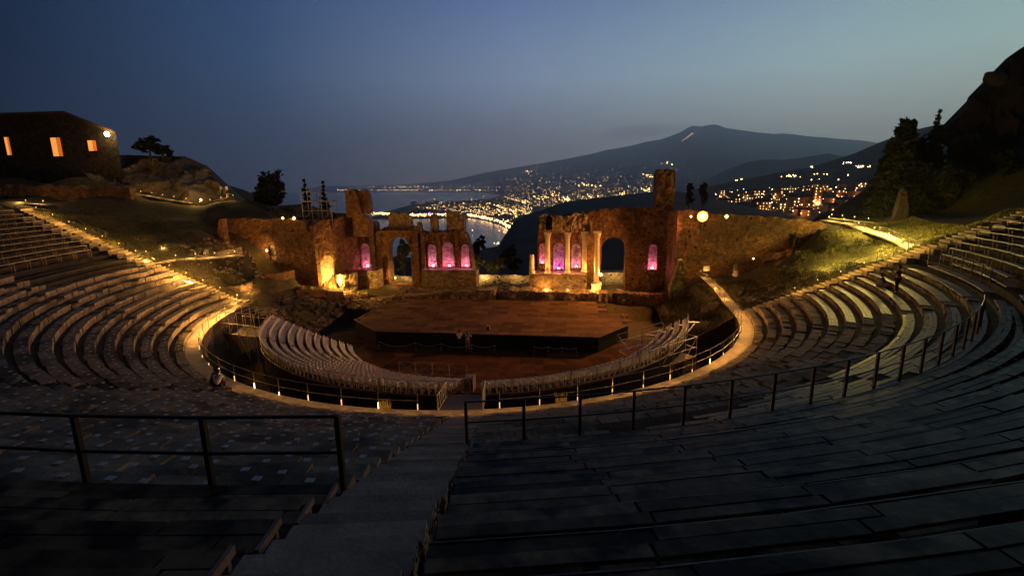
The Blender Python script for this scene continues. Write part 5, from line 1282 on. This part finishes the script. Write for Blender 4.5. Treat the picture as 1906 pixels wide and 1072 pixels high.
floorlight(375, 373, 18.4, 'bright lamp against the rock at the bend of the footpath', 160, (1, .6, .18), .22)
strip_path('upper_footpath', 'terrace at the far left edge', [sight(x, y, Y=Y) for x, y, Y in ((-60, 383, 8), (0, 381, 8.5), (50, 379, 9), (92, 381, 9.5))], 1.6, 4, 130)
a, b = sight(-60, 346, Y=13), sight(240, 350, Y=16)
lowwall('retaining_wall', 'dark retaining wall behind the far left terrace', (a.x, a.y), (b.x, b.y), 8, (a.z, b.z), 1.2, M_ruin, [], .4, .2)
# left mid path up to the wing
strip_path('side_path', 'upper left path toward the wing', [sight(x, y, Y=Y) for x, y, Y in ((262, 494, -1.6), (330, 482, .2), (390, 479, 2.4), (452, 474, 5.2))], 1.2, 5, 100)
strip_path('side_path', 'grassy upper branch of the left path', [sight(x, y, Y=Y) for x, y, Y in ((245, 482, -1.2), (290, 470, 1), (330, 464, 3))], 1.0, 2, 80)
for nm, lab, P_ in (('path_fence', 'thin fence along the upper branch of the left path', [(248, 487, -1.4), (272, 479, -.6), (296, 470, .4), (325, 464, 1.6), (352, 460, 2.8)]), ('path_fence', 'thin fence along the lower branch of the left path', [(293, 508, -2.2), (318, 500, -1.4), (345, 494, -.2), (366, 488, 1), (386, 482, 2.2)])):
    railing(nm, lab, [tuple(sight(x, y, Y=Y)) for x, y, Y in P_], .95, (.99, .5), M_iron, .022, 'fences of the upper paths', rr_=.018)
q0, q1 = sight(425, 471, Y=4.6), sight(450, 462, Y=5.6)
lowwall('parapet', 'short bright parapet at the top of the left path', (q0.x - 4, q0.y - 1.6), (q1.x, q1.y), q0.z - .6, (q0.z - .3, q1.z + .1), .2, M_ruin2, [], .03, .02)
# right upper path
strip_path('side_path', 'lit path beyond the right grass bank', [sight(x, y, Y=Y) for x, y, Y in ((1532, 409, 16.5), (1580, 416, 13.5), (1630, 432, 9.0), (1680, 452, 4.2), (1712, 470, .5))], 1.3, 7, 160, (1, .66, .16))
strip_path('side_path', 'glowing hedge path above the right bank', [sight(x, y, Y=Y) for x, y, Y in ((1540, 405, 19), (1580, 409, 18.5), (1632, 415, 18))], 1.4, 4, 110, (1, .75, .16))
railing('path_fence', 'thin fence beside the lit path above the right grass bank', [tuple(sight(x, y, Y=Y)) for x, y, Y in ((1590, 425, 12), (1608, 431, 10.6), (1636, 439, 8.6), (1660, 447, 6.6), (1680, 456, 4.6), (1704, 468, 2))], 1.0, (.99, .5), M_iron, .024, 'fences of the upper paths', rr_=.018)
railing('path_fence', 'thin fence climbing toward the upper right benches', [tuple(sight(x, y, Y=Y)) for x, y, Y in ((1712, 478, -.8), (1742, 466, -.6), (1790, 450, -.4), (1826, 436, -.2), (1870, 428, 0), (1920, 415, .2))], 1.0, (.99, .5), M_iron, .024, 'fences of the upper paths', rr_=.018)
floorlight(1655, 443, 7.6, 'small lamp in the grass along the right upper path', 330, (1, .72, .16), .13, .8)
floorlight(1502, 551, -.2, 'bright small lamp at the foot of the right end stairs', 120, (1, .78, .25), .12, .3)
for px, py, Y, e in ((1590, 500, 2.5, 400), (1640, 486, 2.2, 600), (1690, 466, 2.2, 700), (1560, 505, 3, 320), (1655, 446, 7, 1200), (1600, 440, 9.5, 900), (1530, 520, 3, 200)): lamp('bank_fill_light', sight(px, py, Y=Y) + Vector((0, 0, 1.5)), e, (1, .74, .14), .1, bpy.data.objects['stair_railing.001'])  # unseen lights added above the turf to brighten the right bank
# ================================================================== TOWN HOUSES
M_h = [masonry('render_ochre', (.34, .19, .09), (.4, .24, .12), (.9, .9, .9), .8, .5, .2), masonry('render_pale', (.38, .3, .2), (.45, .36, .26), (.9, .9, .9), .8, .5, .2), masonry('render_pink', (.36, .17, .10), (.42, .22, .14), (.9, .9, .9), .8, .5, .2)]
G_w = [glow('window_amber', (1, .48, .14), 2.6), glow('window_white', (1, .8, .5), 3.2)]
RT_ = random.Random(3)
def town_z(px, r):
    lo, hi = 0.0, 1.0
    for _ in range(20):
        m_ = (lo + hi) / 2
        if H_town(px, m_)[1] < r: lo = m_
        else: hi = m_
    return H_town(px, lo)[0]
HN = ['ochre', 'pale', 'pink']
def house(px, py, wpx, hpx, tint, label, lit=.5, gable=True, name='town_house', tower=False, st_e=1500, spire=False):
    st_e *= 2.2
    # range by the ground under the house
    lo, hi = 430.0, 1500.0
    for _ in range(24):
        r = (lo + hi) / 2; g = town_z(px, r)
        if (g[2] - CAM.z) / r < (elev_z(px, py, 1.0) - CAM.z): lo = r
        else: hi = r
    g = Vector(town_z(px, r)); w = wpx * r / F; h = hpx * r / F; d = w * .8; x, y, z = g
    t = thing(name, label, 'tower' if tower else 'house', g, 'houses of the hillside town')
    MB().box(x - w / 2, x + w / 2, y, y + d, z - 4, z + h).build('wall', M_h[tint], t)
    if spire:
        mb = MB(); mb.add([(x - w / 2, y, z + h), (x + w / 2, y, z + h), (x + w / 2, y + d, z + h), (x - w / 2, y + d, z + h), (x, y + d / 2, z + h * 1.7)], [(0, 1, 4), (1, 2, 4), (2, 3, 4), (3, 0, 4)]); mb.build('roof', M_h[tint], t)
    elif gable:
        mb = MB(); o = .4; zt = z + h; rh = w * .18
        mb.add([(x - w / 2 - o, y - o, zt), (x + w / 2 + o, y - o, zt), (x + w / 2 + o, y + d + o, zt), (x - w / 2 - o, y + d + o, zt), (x - w / 2 - o, y + d / 2, zt + rh), (x + w / 2 + o, y + d / 2, zt + rh)], [(0, 1, 5, 4), (2, 3, 4, 5), (3, 0, 4), (1, 2, 5), (3, 2, 1, 0)]); mb.build('roof', M_roof, t)
    else: MB().box(x - w / 2 - .2, x + w / 2 + .2, y - .2, y + d + .2, z + h, z + h + .5).build('roof', M_h[tint], t)
    nc = max(1, int(w / 4.2)); nr = max(1, int(h / 3.6))
    for i in range(nc):
        for j in range(nr):
            cx_ = x - w / 2 + w * (i + .5) / nc; cz = z + h * (j + .5) / nr; on = RT_.random() < lit
            q = MB().box(cx_ - .75, cx_ + .75, y - .12, y - .01, cz - .95, cz + .95).build('window', M_h[1], t)
            MB().box(cx_ - .6, cx_ + .6, y - .2, y - .13, cz - .8, cz + .8).build('pane', RT_.choice(G_w) if on else M_iron, q)
    if st_e:
        a = RT_.choice((-.6, .6)); q = MB().tube([(x + w * a, y - 4, z - 1), (x + w * a, y - 4, z + 3.6)], .08, 5); 
        t2 = tag(q.build('street_lamp', M_iron), 'street lamp glowing in front of the ' + label[:1].lower() + label[1:].split(' on ')[0].split(' in ')[0].split(' above')[0].split(' below')[0], 'street lamp', 'street lamps of the town')
        ow = " ".join(t2['label'].split()[:16]); t2['label'] = ow
        mb = MB(); octa(mb, (x + w * a, y - 4, z + 3.9), RT_.uniform(.5, 1.0), 0); mb.build('lamp_head', RT_.choice([L_warm, L_warm, L_white]), t2)
        lamp('street_glow', (x + w * a, y - 4.5, z + 3.9), st_e, RT_.choice([(1, .42, .12), (1, .55, .2)]), .4, t2)
SP_ = [(1524, 380, 12, 26, 0, 'square church tower with a glowing face in the middle of the town', .7, False, 'church_tower', True, 5000, False),
       (1567, 369, 12, 12, 0, 'orange spired building right of the square church tower', .5, False, 'spired_tower', True, 4000, True),
       (1499, 384, 32, 14, 2, 'long pink building left of the square church tower', .6, True, 'town_house', False, 5000, False),
       (1505, 403, 15, 10, 2, 'small pink house lowest in the town, above the wall', .8, True, 'town_house', False, 3500, False),
       (1597, 375, 14, 14, 0, 'tall ochre house near the huge cypress', .4, False, 'town_house', False, 3500, False),
       (1466, 360, 28, 9, 1, 'long pale building with a row of lit windows, uppermost left', .9, False, 'town_house', False, 1500, False),
       (1448, 370, 11, 9, 0, 'small ochre house below the long pale building', .4, False, 'town_house', False, 3000, False),
       (1346, 368, 9, 12, 0, 'narrow ochre house nearest the glaring floodlight', .6, False, 'town_house', False, 2500, False),
       (1355, 383, 20, 9, 0, 'low ochre house right behind the floodlight wall', .5, True, 'town_house', False, 2500, False),
       (1424, 392, 24, 14, 1, 'broad pale house with four lit windows left of centre', .8, True, 'town_house', False, 1500, False),
       (1464, 388, 18, 8, 1, 'low pale house with a bright terrace left of the long building', .9, False, 'town_house', False, 4000, False),
       (1550, 380, 12, 9, 2, 'pink house directly right of the square church tower', .7, True, 'town_house', False, 3500, False),
       (1606, 350, 12, 8, 0, 'ochre house highest on the right edge of the town', .7, False, 'town_house', False, 3000, False),
       (1372, 378, 16, 8, 0, 'ochre house with two lamps left part of the town', .7, True, 'town_house', False, 2000, False),
       (1395, 372, 16, 9, 1, 'pale house between the two ochre houses on the left', .6, True, 'town_house', False, 1500, False),
       (1408, 364, 13, 8, 0, 'little ochre house above the broad pale house', .6, True, 'town_house', False, 1500, False),
       (1536, 356, 11, 9, 0, 'slim ochre house above the square church tower', .5, False, 'town_house', False, 2500, False),
       (1518, 352, 11, 7, 1, 'small pale house on the slope above the long pink building', .5, True, 'town_house', False, 1200, False),
       (1583, 388, 22, 13, 1, 'unlit pale house below the ochre house near the cypress', .1, True, 'town_house', False, 0, False),
       (1558, 394, 20, 10, 1, 'unlit pale house at the foot of the spired building', .1, True, 'town_house', False, 0, False),
       (1575, 352, 14, 6, 1, 'low pale house left of the highest ochre house', .4, True, 'town_house', False, 1200, False),
       (1488, 398, 13, 7, 2, 'tiny pink house below the long pink building', .4, True, 'town_house', False, 2500, False),
       (1435, 375, 10, 7, 2, 'tiny pink house above the broad pale house', .4, True, 'town_house', False, 0, False),
       (1385, 388, 14, 8, 1, 'unlit pale house just above the wing wall', .2, True, 'town_house', False, 0, False),
       (1334, 376, 10, 8, 2, 'pink house half hidden behind the floodlight glare', .5, True, 'town_house', False, 0, False)]
for a in SP_: house(a[0], a[1], a[2], a[3], a[4], a[5], a[6], a[7], a[8], a[9], a[10], a[11])
mb = MB()
for k in range(240):
    px = RT_.uniform(1330, 1620); py = RT_.uniform(344, 400) ; 
    if py < 344 + abs(px - 1560) * .06: continue
    lo, hi = 430.0, 1500.0
    for _ in range(18):
        r = (lo + hi) / 2; g = town_z(px, r)
        if (g[2] - CAM.z) / r < (elev_z(px, py, 1.0) - CAM.z): lo = r
        else: hi = r
    s = RT_.uniform(.35, .95) * r / F * .8; octa(mb, (g[0], g[1] - 3, g[2] + 3), s, RT_.choice([0, 0, 2, 1]))
tag(mb.build('street_lights', LM), kind='stuff')
# ================================================================== PEOPLE
def skin_chain(name, verts, edges, m, parent, sub=2, root=0):
    me = bpy.data.meshes.new(name); me.from_pydata([v[0] for v in verts], edges, []); me.materials.append(m)
    o = bpy.data.objects.new(name, me); COL.objects.link(o)
    sk = o.modifiers.new('skin', 'SKIN'); sk.use_smooth_shade = True
    for i, v in enumerate(verts):
        d = me.skin_vertices[0].data[i]; d.radius = (v[1], v[1]); d.use_root = (i == root)
    sb = o.modifiers.new('sub', 'SUBSURF'); sb.levels = sub; sb.render_levels = sub
    if parent is not None: attach(o, parent)
    return o
PS = 1.22
def person(label, pos, rz, J, shirt, trousers, hair, sleeves=.5, long_legs=True):
    """J holds joint positions in the person's own frame, facing +y"""
    t = thing('person', label, 'person', pos, 'visitors in the theatre'); M4 = Matrix.Translation(pos) @ Matrix.Rotation(rz, 4, 'Z') @ Matrix.Scale(PS, 4)
    W = lambda p: tuple(M4 @ Vector(p))
    V = []; E = []; idx = {}
    def v(n, p, r): idx[n] = len(V); V.append((W(p), r * PS)); return idx[n]
    def e(a, b): E.append((idx[a], idx[b]))
    g = lambda k: Vector(J[k])
    v('pel', g('pel'), .13); v('waist', g('pel').lerp(g('chest'), .5), .115); v('chest', g('chest'), .135); v('neckb', g('neck'), .07); v('neck', g('neck').lerp(g('head'), .4), .052)
    v('jaw', g('neck').lerp(g('head'), .72), .072); v('head', g('head'), .092); v('crown', g('head') + Vector((0, 0, .08)), .07)
    for a, b in (('pel', 'waist'), ('waist', 'chest'), ('chest', 'neckb'), ('neckb', 'neck'), ('neck', 'jaw'), ('jaw', 'head'), ('head', 'crown')): e(a, b)
    for s in 'LR':
        v('sh' + s, g('sh' + s), .06); v('el' + s, g('el' + s), .042); v('wr' + s, g('ha' + s).lerp(g('el' + s), .1), .028); d = (g('ha' + s) - g('el' + s)).normalized(); v('pa' + s, g('ha' + s) + d * .05, .034)
        e('chest', 'sh' + s); e('sh' + s, 'el' + s); e('el' + s, 'wr' + s); e('wr' + s, 'pa' + s)
        v('hi' + s, g('hi' + s), .095); v('kn' + s, g('kn' + s), .062); v('an' + s, g('fo' + s) + Vector((0, 0, .08)), .042); v('to' + s, g('fo' + s) + g('fd') * .16 + Vector((0, 0, .03)), .034)
        e('pel', 'hi' + s); e('hi' + s, 'kn' + s); e('kn' + s, 'an' + s); e('an' + s, 'to' + s)
    body = skin_chain('body', V, E, M_skin, t)
    hd = g('head'); fw = (M4.to_3x3() @ g('fd')).normalized() if True else None; H0 = M4 @ hd
    # nose, ears, fingers as small forms
    f = MB(); f.tube([H0 + fw * .085 + Vector((0, 0, .01)), H0 + fw * .115 - Vector((0, 0, .02))], [.012, .018], 5); f.build('nose', M_skin, t)
    sd = fw.cross(Vector((0, 0, 1)))
    for s in (-1, 1): MB().tube([H0 + sd * s * .09 + Vector((0, 0, .02)), H0 + sd * s * .1 - Vector((0, 0, .03))], .014, 5).build('ear', M_skin, t)
    for s in 'LR':
        h0 = M4 @ g('ha' + s); d = (h0 - (M4 @ g('el' + s))).normalized(); q = d.cross(Vector((0, 0, 1)));  q = q.normalized() if q.length > .1 else Vector((1, 0, 0)); c = q.cross(d)
        mb = MB()
        for i, L_ in enumerate((.07, .082, .076, .06)):
            a = h0 + d * .07 + q * (i - 1.5) * .018; mb.tube([a, a + d * L_ * .5 - c * .008, a + d * L_ - c * .03], [.0095, .0085, .006], 5)
        a = h0 + d * .03 - q * .03; mb.tube([a, a + d * .035 - q * .025, a + d * .07 - q * .025 - c * .01], [.011, .01, .007], 5)
        mb.build('fingers', M_skin, t, True)
    hv = [(W(hd + Vector((0, -.02, .03)) ), .1 * PS), (W(hd + Vector((0, -.03, .09))), .082 * PS), (W(hd - g('fd') * .05 - Vector((0, 0, .04))), .078 * PS)]
    skin_chain('hair', hv, [(0, 1), (0, 2)], hair, t)
    sv = [(V[idx[k]][0], r * PS) for k, r in (('pel', .142), ('waist', .132), ('chest', .152), ('neckb', .078), ('shL', .078), ('shR', .078))]; se = [(0, 1), (1, 2), (2, 3), (2, 4), (2, 5)]
    for s, b in (('L', 4), ('R', 5)): sv.append((tuple(Vector(V[idx['sh' + s]][0]).lerp(Vector(V[idx['el' + s]][0]), sleeves)), .058 * PS)); se.append((b, len(sv) - 1))
    skin_chain('shirt', sv, se, shirt, t)
    tv = [(V[idx['pel']][0], .14 * PS)]; te = []
    for s in 'LR':
        a = len(tv); tv.append((V[idx['hi' + s]][0], .105 * PS)); tv.append((V[idx['kn' + s]][0], .078 * PS)); te += [(0, a), (a, a + 1)]
        if long_legs: tv.append((tuple(Vector(V[idx['an' + s]][0]) + Vector((0, 0, .03))), .06 * PS)); te.append((a + 1, a + 2))
    skin_chain('trousers', tv, te, trousers, t)
    for s in 'LR':
        p = Vector(V[idx['an' + s]][0]); q = Vector(V[idx['to' + s]][0]); MB().tube([p - Vector((0, 0, .03)), p.lerp(q, .5) - Vector((0, 0, .035)), q - Vector((0, 0, .005))], [.05, .045, .036], 7).build('shoe', M_iron, t, True)
    return t
def stand(**kw):
    J = dict(pel=(0, 0, .95), chest=(0, 0, 1.28), neck=(0, 0, 1.45), head=(0, .02, 1.62), shL=(-.19, 0, 1.4), shR=(.19, 0, 1.4), elL=(-.24, -.02, 1.1), elR=(.24, -.02, 1.1), haL=(-.24, .06, .86), haR=(.24, .06, .86), hiL=(-.1, 0, .9), hiR=(.1, 0, .9), knL=(-.11, .02, .5), knR=(.11, .02, .5), foL=(-.12, -.02, 0), foR=(.12, -.02, 0), fd=(0, 1, 0))
    J.update(kw); return J
M_white = mat('white_cotton', (.75, .74, .72), rough=.9, bump=0); M_grey = mat('grey_cotton', (.42, .40, .36), rough=.9, bump=0); M_khaki = mat('pale_trousers', (.32, .28, .2), rough=.9, bump=0)
M_darkc = mat('dark_cloth', (.015, .015, .02), rough=.9, bump=0); M_hair = mat('dark_hair', (.02, .014, .01), rough=.6, bump=0); M_blond = mat('fair_hair', (.2, .13, .06), rough=.6, bump=0)
lean = stand(elL=(-.26, .12, 1.2), elR=(.26, .12, 1.2), haL=(-.2, .36, 1.3), haR=(.2, .36, 1.3), chest=(0, .05, 1.28), neck=(0, .09, 1.45), head=(0, .13, 1.61))
person('person in white shirt and dark trousers leaning on the stage edge, seen from behind', Vector((-1.5, -3.66, -4.0)), .1, lean, M_white, M_darkc, M_hair)
p2 = dict(lean); p2.update(haL=(-.2, .34, 1.28), head=(-.03, .12, 1.6))
person('person in grey shirt and pale trousers leaning on the stage beside the white shirt', Vector((-.6, -3.7, -4.05)), -.05, p2, M_grey, M_khaki, M_blond)
# standing figure taking a photograph on the right benches, and one crouching beside
R_, th_ = 36.6, 77.3; x, y, _ = pol(R_, th_); zz = row_z(9) - .05
photo = stand(elR=(.22, .2, 1.18), haR=(.06, .42, 1.38), elL=(-.24, .16, 1.16), haL=(-.06, .42, 1.38), head=(0, .03, 1.64))
q = sight(1668, 545, z=row_z(9) + .02)
person('dark figure standing at the top of the stone rows, arms raised with a phone', Vector((q.x, q.y, row_z(9))), .75, photo, M_darkc, M_darkc, M_hair)
ph = thing('phone', 'small phone held up by the standing dark figure', 'phone', (q.x, q.y, row_z(9) + 1.4))
fwd = Vector((-math.sin(.75), math.cos(.75), 0)); c = Vector((q.x, q.y, row_z(9) + 1.74)) + fwd * .6; rt_ = Vector((fwd.y, -fwd.x, 0))
MB().beam(c - rt_ * .075, c + rt_ * .075, .012, .075).build('case', M_iron, ph)
q2 = sight(1648, 531, z=row_z(9))
sit = dict(pel=(0, 0, .42), chest=(0, .12, .78), neck=(0, .2, .93), head=(0, .29, 1.06), shL=(-.19, .18, .88), shR=(.19, .18, .88), elL=(-.22, .34, .66), elR=(.22, .34, .66), haL=(-.12, .52, .55), haR=(.12, .52, .55), hiL=(-.1, .06, .4), hiR=(.1, .06, .4), knL=(-.13, .46, .46), knR=(.13, .46, .46), foL=(-.13, .44, .0), foR=(.13, .44, .0), fd=(0, 1, 0))
person('dark figure sitting hunched on the row end beside the standing one', Vector((q2.x, q2.y, row_z(9) - .5)), .9, sit, M_darkc, M_grey, M_hair)
q3 = Vector(pol(27.45, -25.2, row_z(0) - .4))
q3 = Vector((*pol(27.5, -26.6)[:2], row_z(0) - .43))
person('person in white shirt sitting on the lowest stone row above the dark trench', q3, math.radians(-26 + 40), dict(sit), M_white, M_darkc, M_hair)
q4 = Vector((*pol(27.5, -28.0)[:2], row_z(0) - .43))
person('person in dark clothes sitting left of the white shirt on the lowest row', q4, math.radians(-28), dict(sit), M_darkc, M_darkc, M_hair)
for px, Y, lab, m in ((414, 19.0, 'faint figure in dark trousers walking on the footpath by the rock', M_grey), (424, 19.1, 'faint figure in shorts at the outcrop tip of the footpath', M_white)):
    p = sight(px, 369, Y=Y); person(lab, p, 1.6, stand(), m, M_darkc, M_hair, long_legs=(px == 414))

# thin plume drifting from the crater
c = Vector(sight(1215, 243, r=27500)); sm = MB(); nn = 10; mm = 14
for i in range(nn + 1):
    a = math.pi * i / nn
    for k in range(mm):
        b = 2 * math.pi * k / mm; x = -math.cos(a); rr_ = math.sin(a) * (.55 - .35 * x)
        sm.v.append((c.x + x * 2700 + 0 * rr_, c.y + rr_ * math.cos(b) * 900, c.z + rr_ * math.sin(b) * 620 + x * 160))
for i in range(nn):
    for k in range(mm): sm.f.append((i * mm + k, i * mm + (k + 1) % mm, (i + 1) * mm + (k + 1) % mm, (i + 1) * mm + k))
so = sm.build('smoke', bpy.data.materials.new('crater_smoke')); so['kind'] = 'stuff'
sm_ = so.data.materials[0]; sm_.use_nodes = True; q_ = sm_.node_tree.nodes; q_.remove(q_['Principled BSDF'])
pv = q_.new('ShaderNodeVolumePrincipled'); pv.inputs['Density'].default_value = 2.2e-4; pv.inputs['Color'].default_value = (.45, .45, .47, 1)
sm_.node_tree.links.new(pv.outputs[0], q_['Material Output'].inputs['Volume'])

rubble('rubble', '', lambda: (lambda u, v: (-27.5 + 8.5 * u, -1.5 + 8.5 * v, -.55 - 3.4 * (u ** 1.3) * (1 - .35 * v) + U(-.05, .2)))(rnd(), rnd()), 420, .12, .42, M_rock)
lowwall('stage_side_wall', 'dark wall base between the stage and the leaning buttress', (15.2, 13.4), (23.2, 11.6), -4.3, (-1.4, -1.2), 1.2, M_ruin, [], .3, .2)
for i, (x0, y0, x1, y1, zt) in enumerate([(-31.5, -1.0, -28.8, 3.0, 1.6), (-33.5, 3.4, -31.2, 6.0, 2.4), (-36.5, 7.0, -32.5, 9.4, 3.4)]):
    lowwall('terrace_wall', 'low broken terrace wall ' + ['nearest the foot of the left stairs', 'halfway up the weedy slope by the left path', 'below the wing, topmost of three'][i], (x0, y0), (x1, y1), zt - 2.6, (zt, zt - .3), .5, M_ruin2, [], .3, .15)

# weeds caught along both edges of the main stairs
mb = MB()
for k in range(120):
    R0 = U(27.5, 51); sd = random.choice((-.86, 1)); x0, y0, z0 = pol(R0, STAIR + sd * math.degrees(U(.93, 1.03) / R0), .42 * (R0 - 27) + .0)
    for q in range(5):
        a = U(0, 6.28); h = U(.03, .12); x, y = x0 + U(-.06, .06), y0 + U(-.06, .06)
        mb.add([(x - .012, y, z0), (x + .012, y, z0), (x + math.cos(a) * h * .6, y + math.sin(a) * h * .6, z0 + h + .05)], [(0, 1, 2)])
tag(mb.build('weeds', M_grass), kind='stuff')
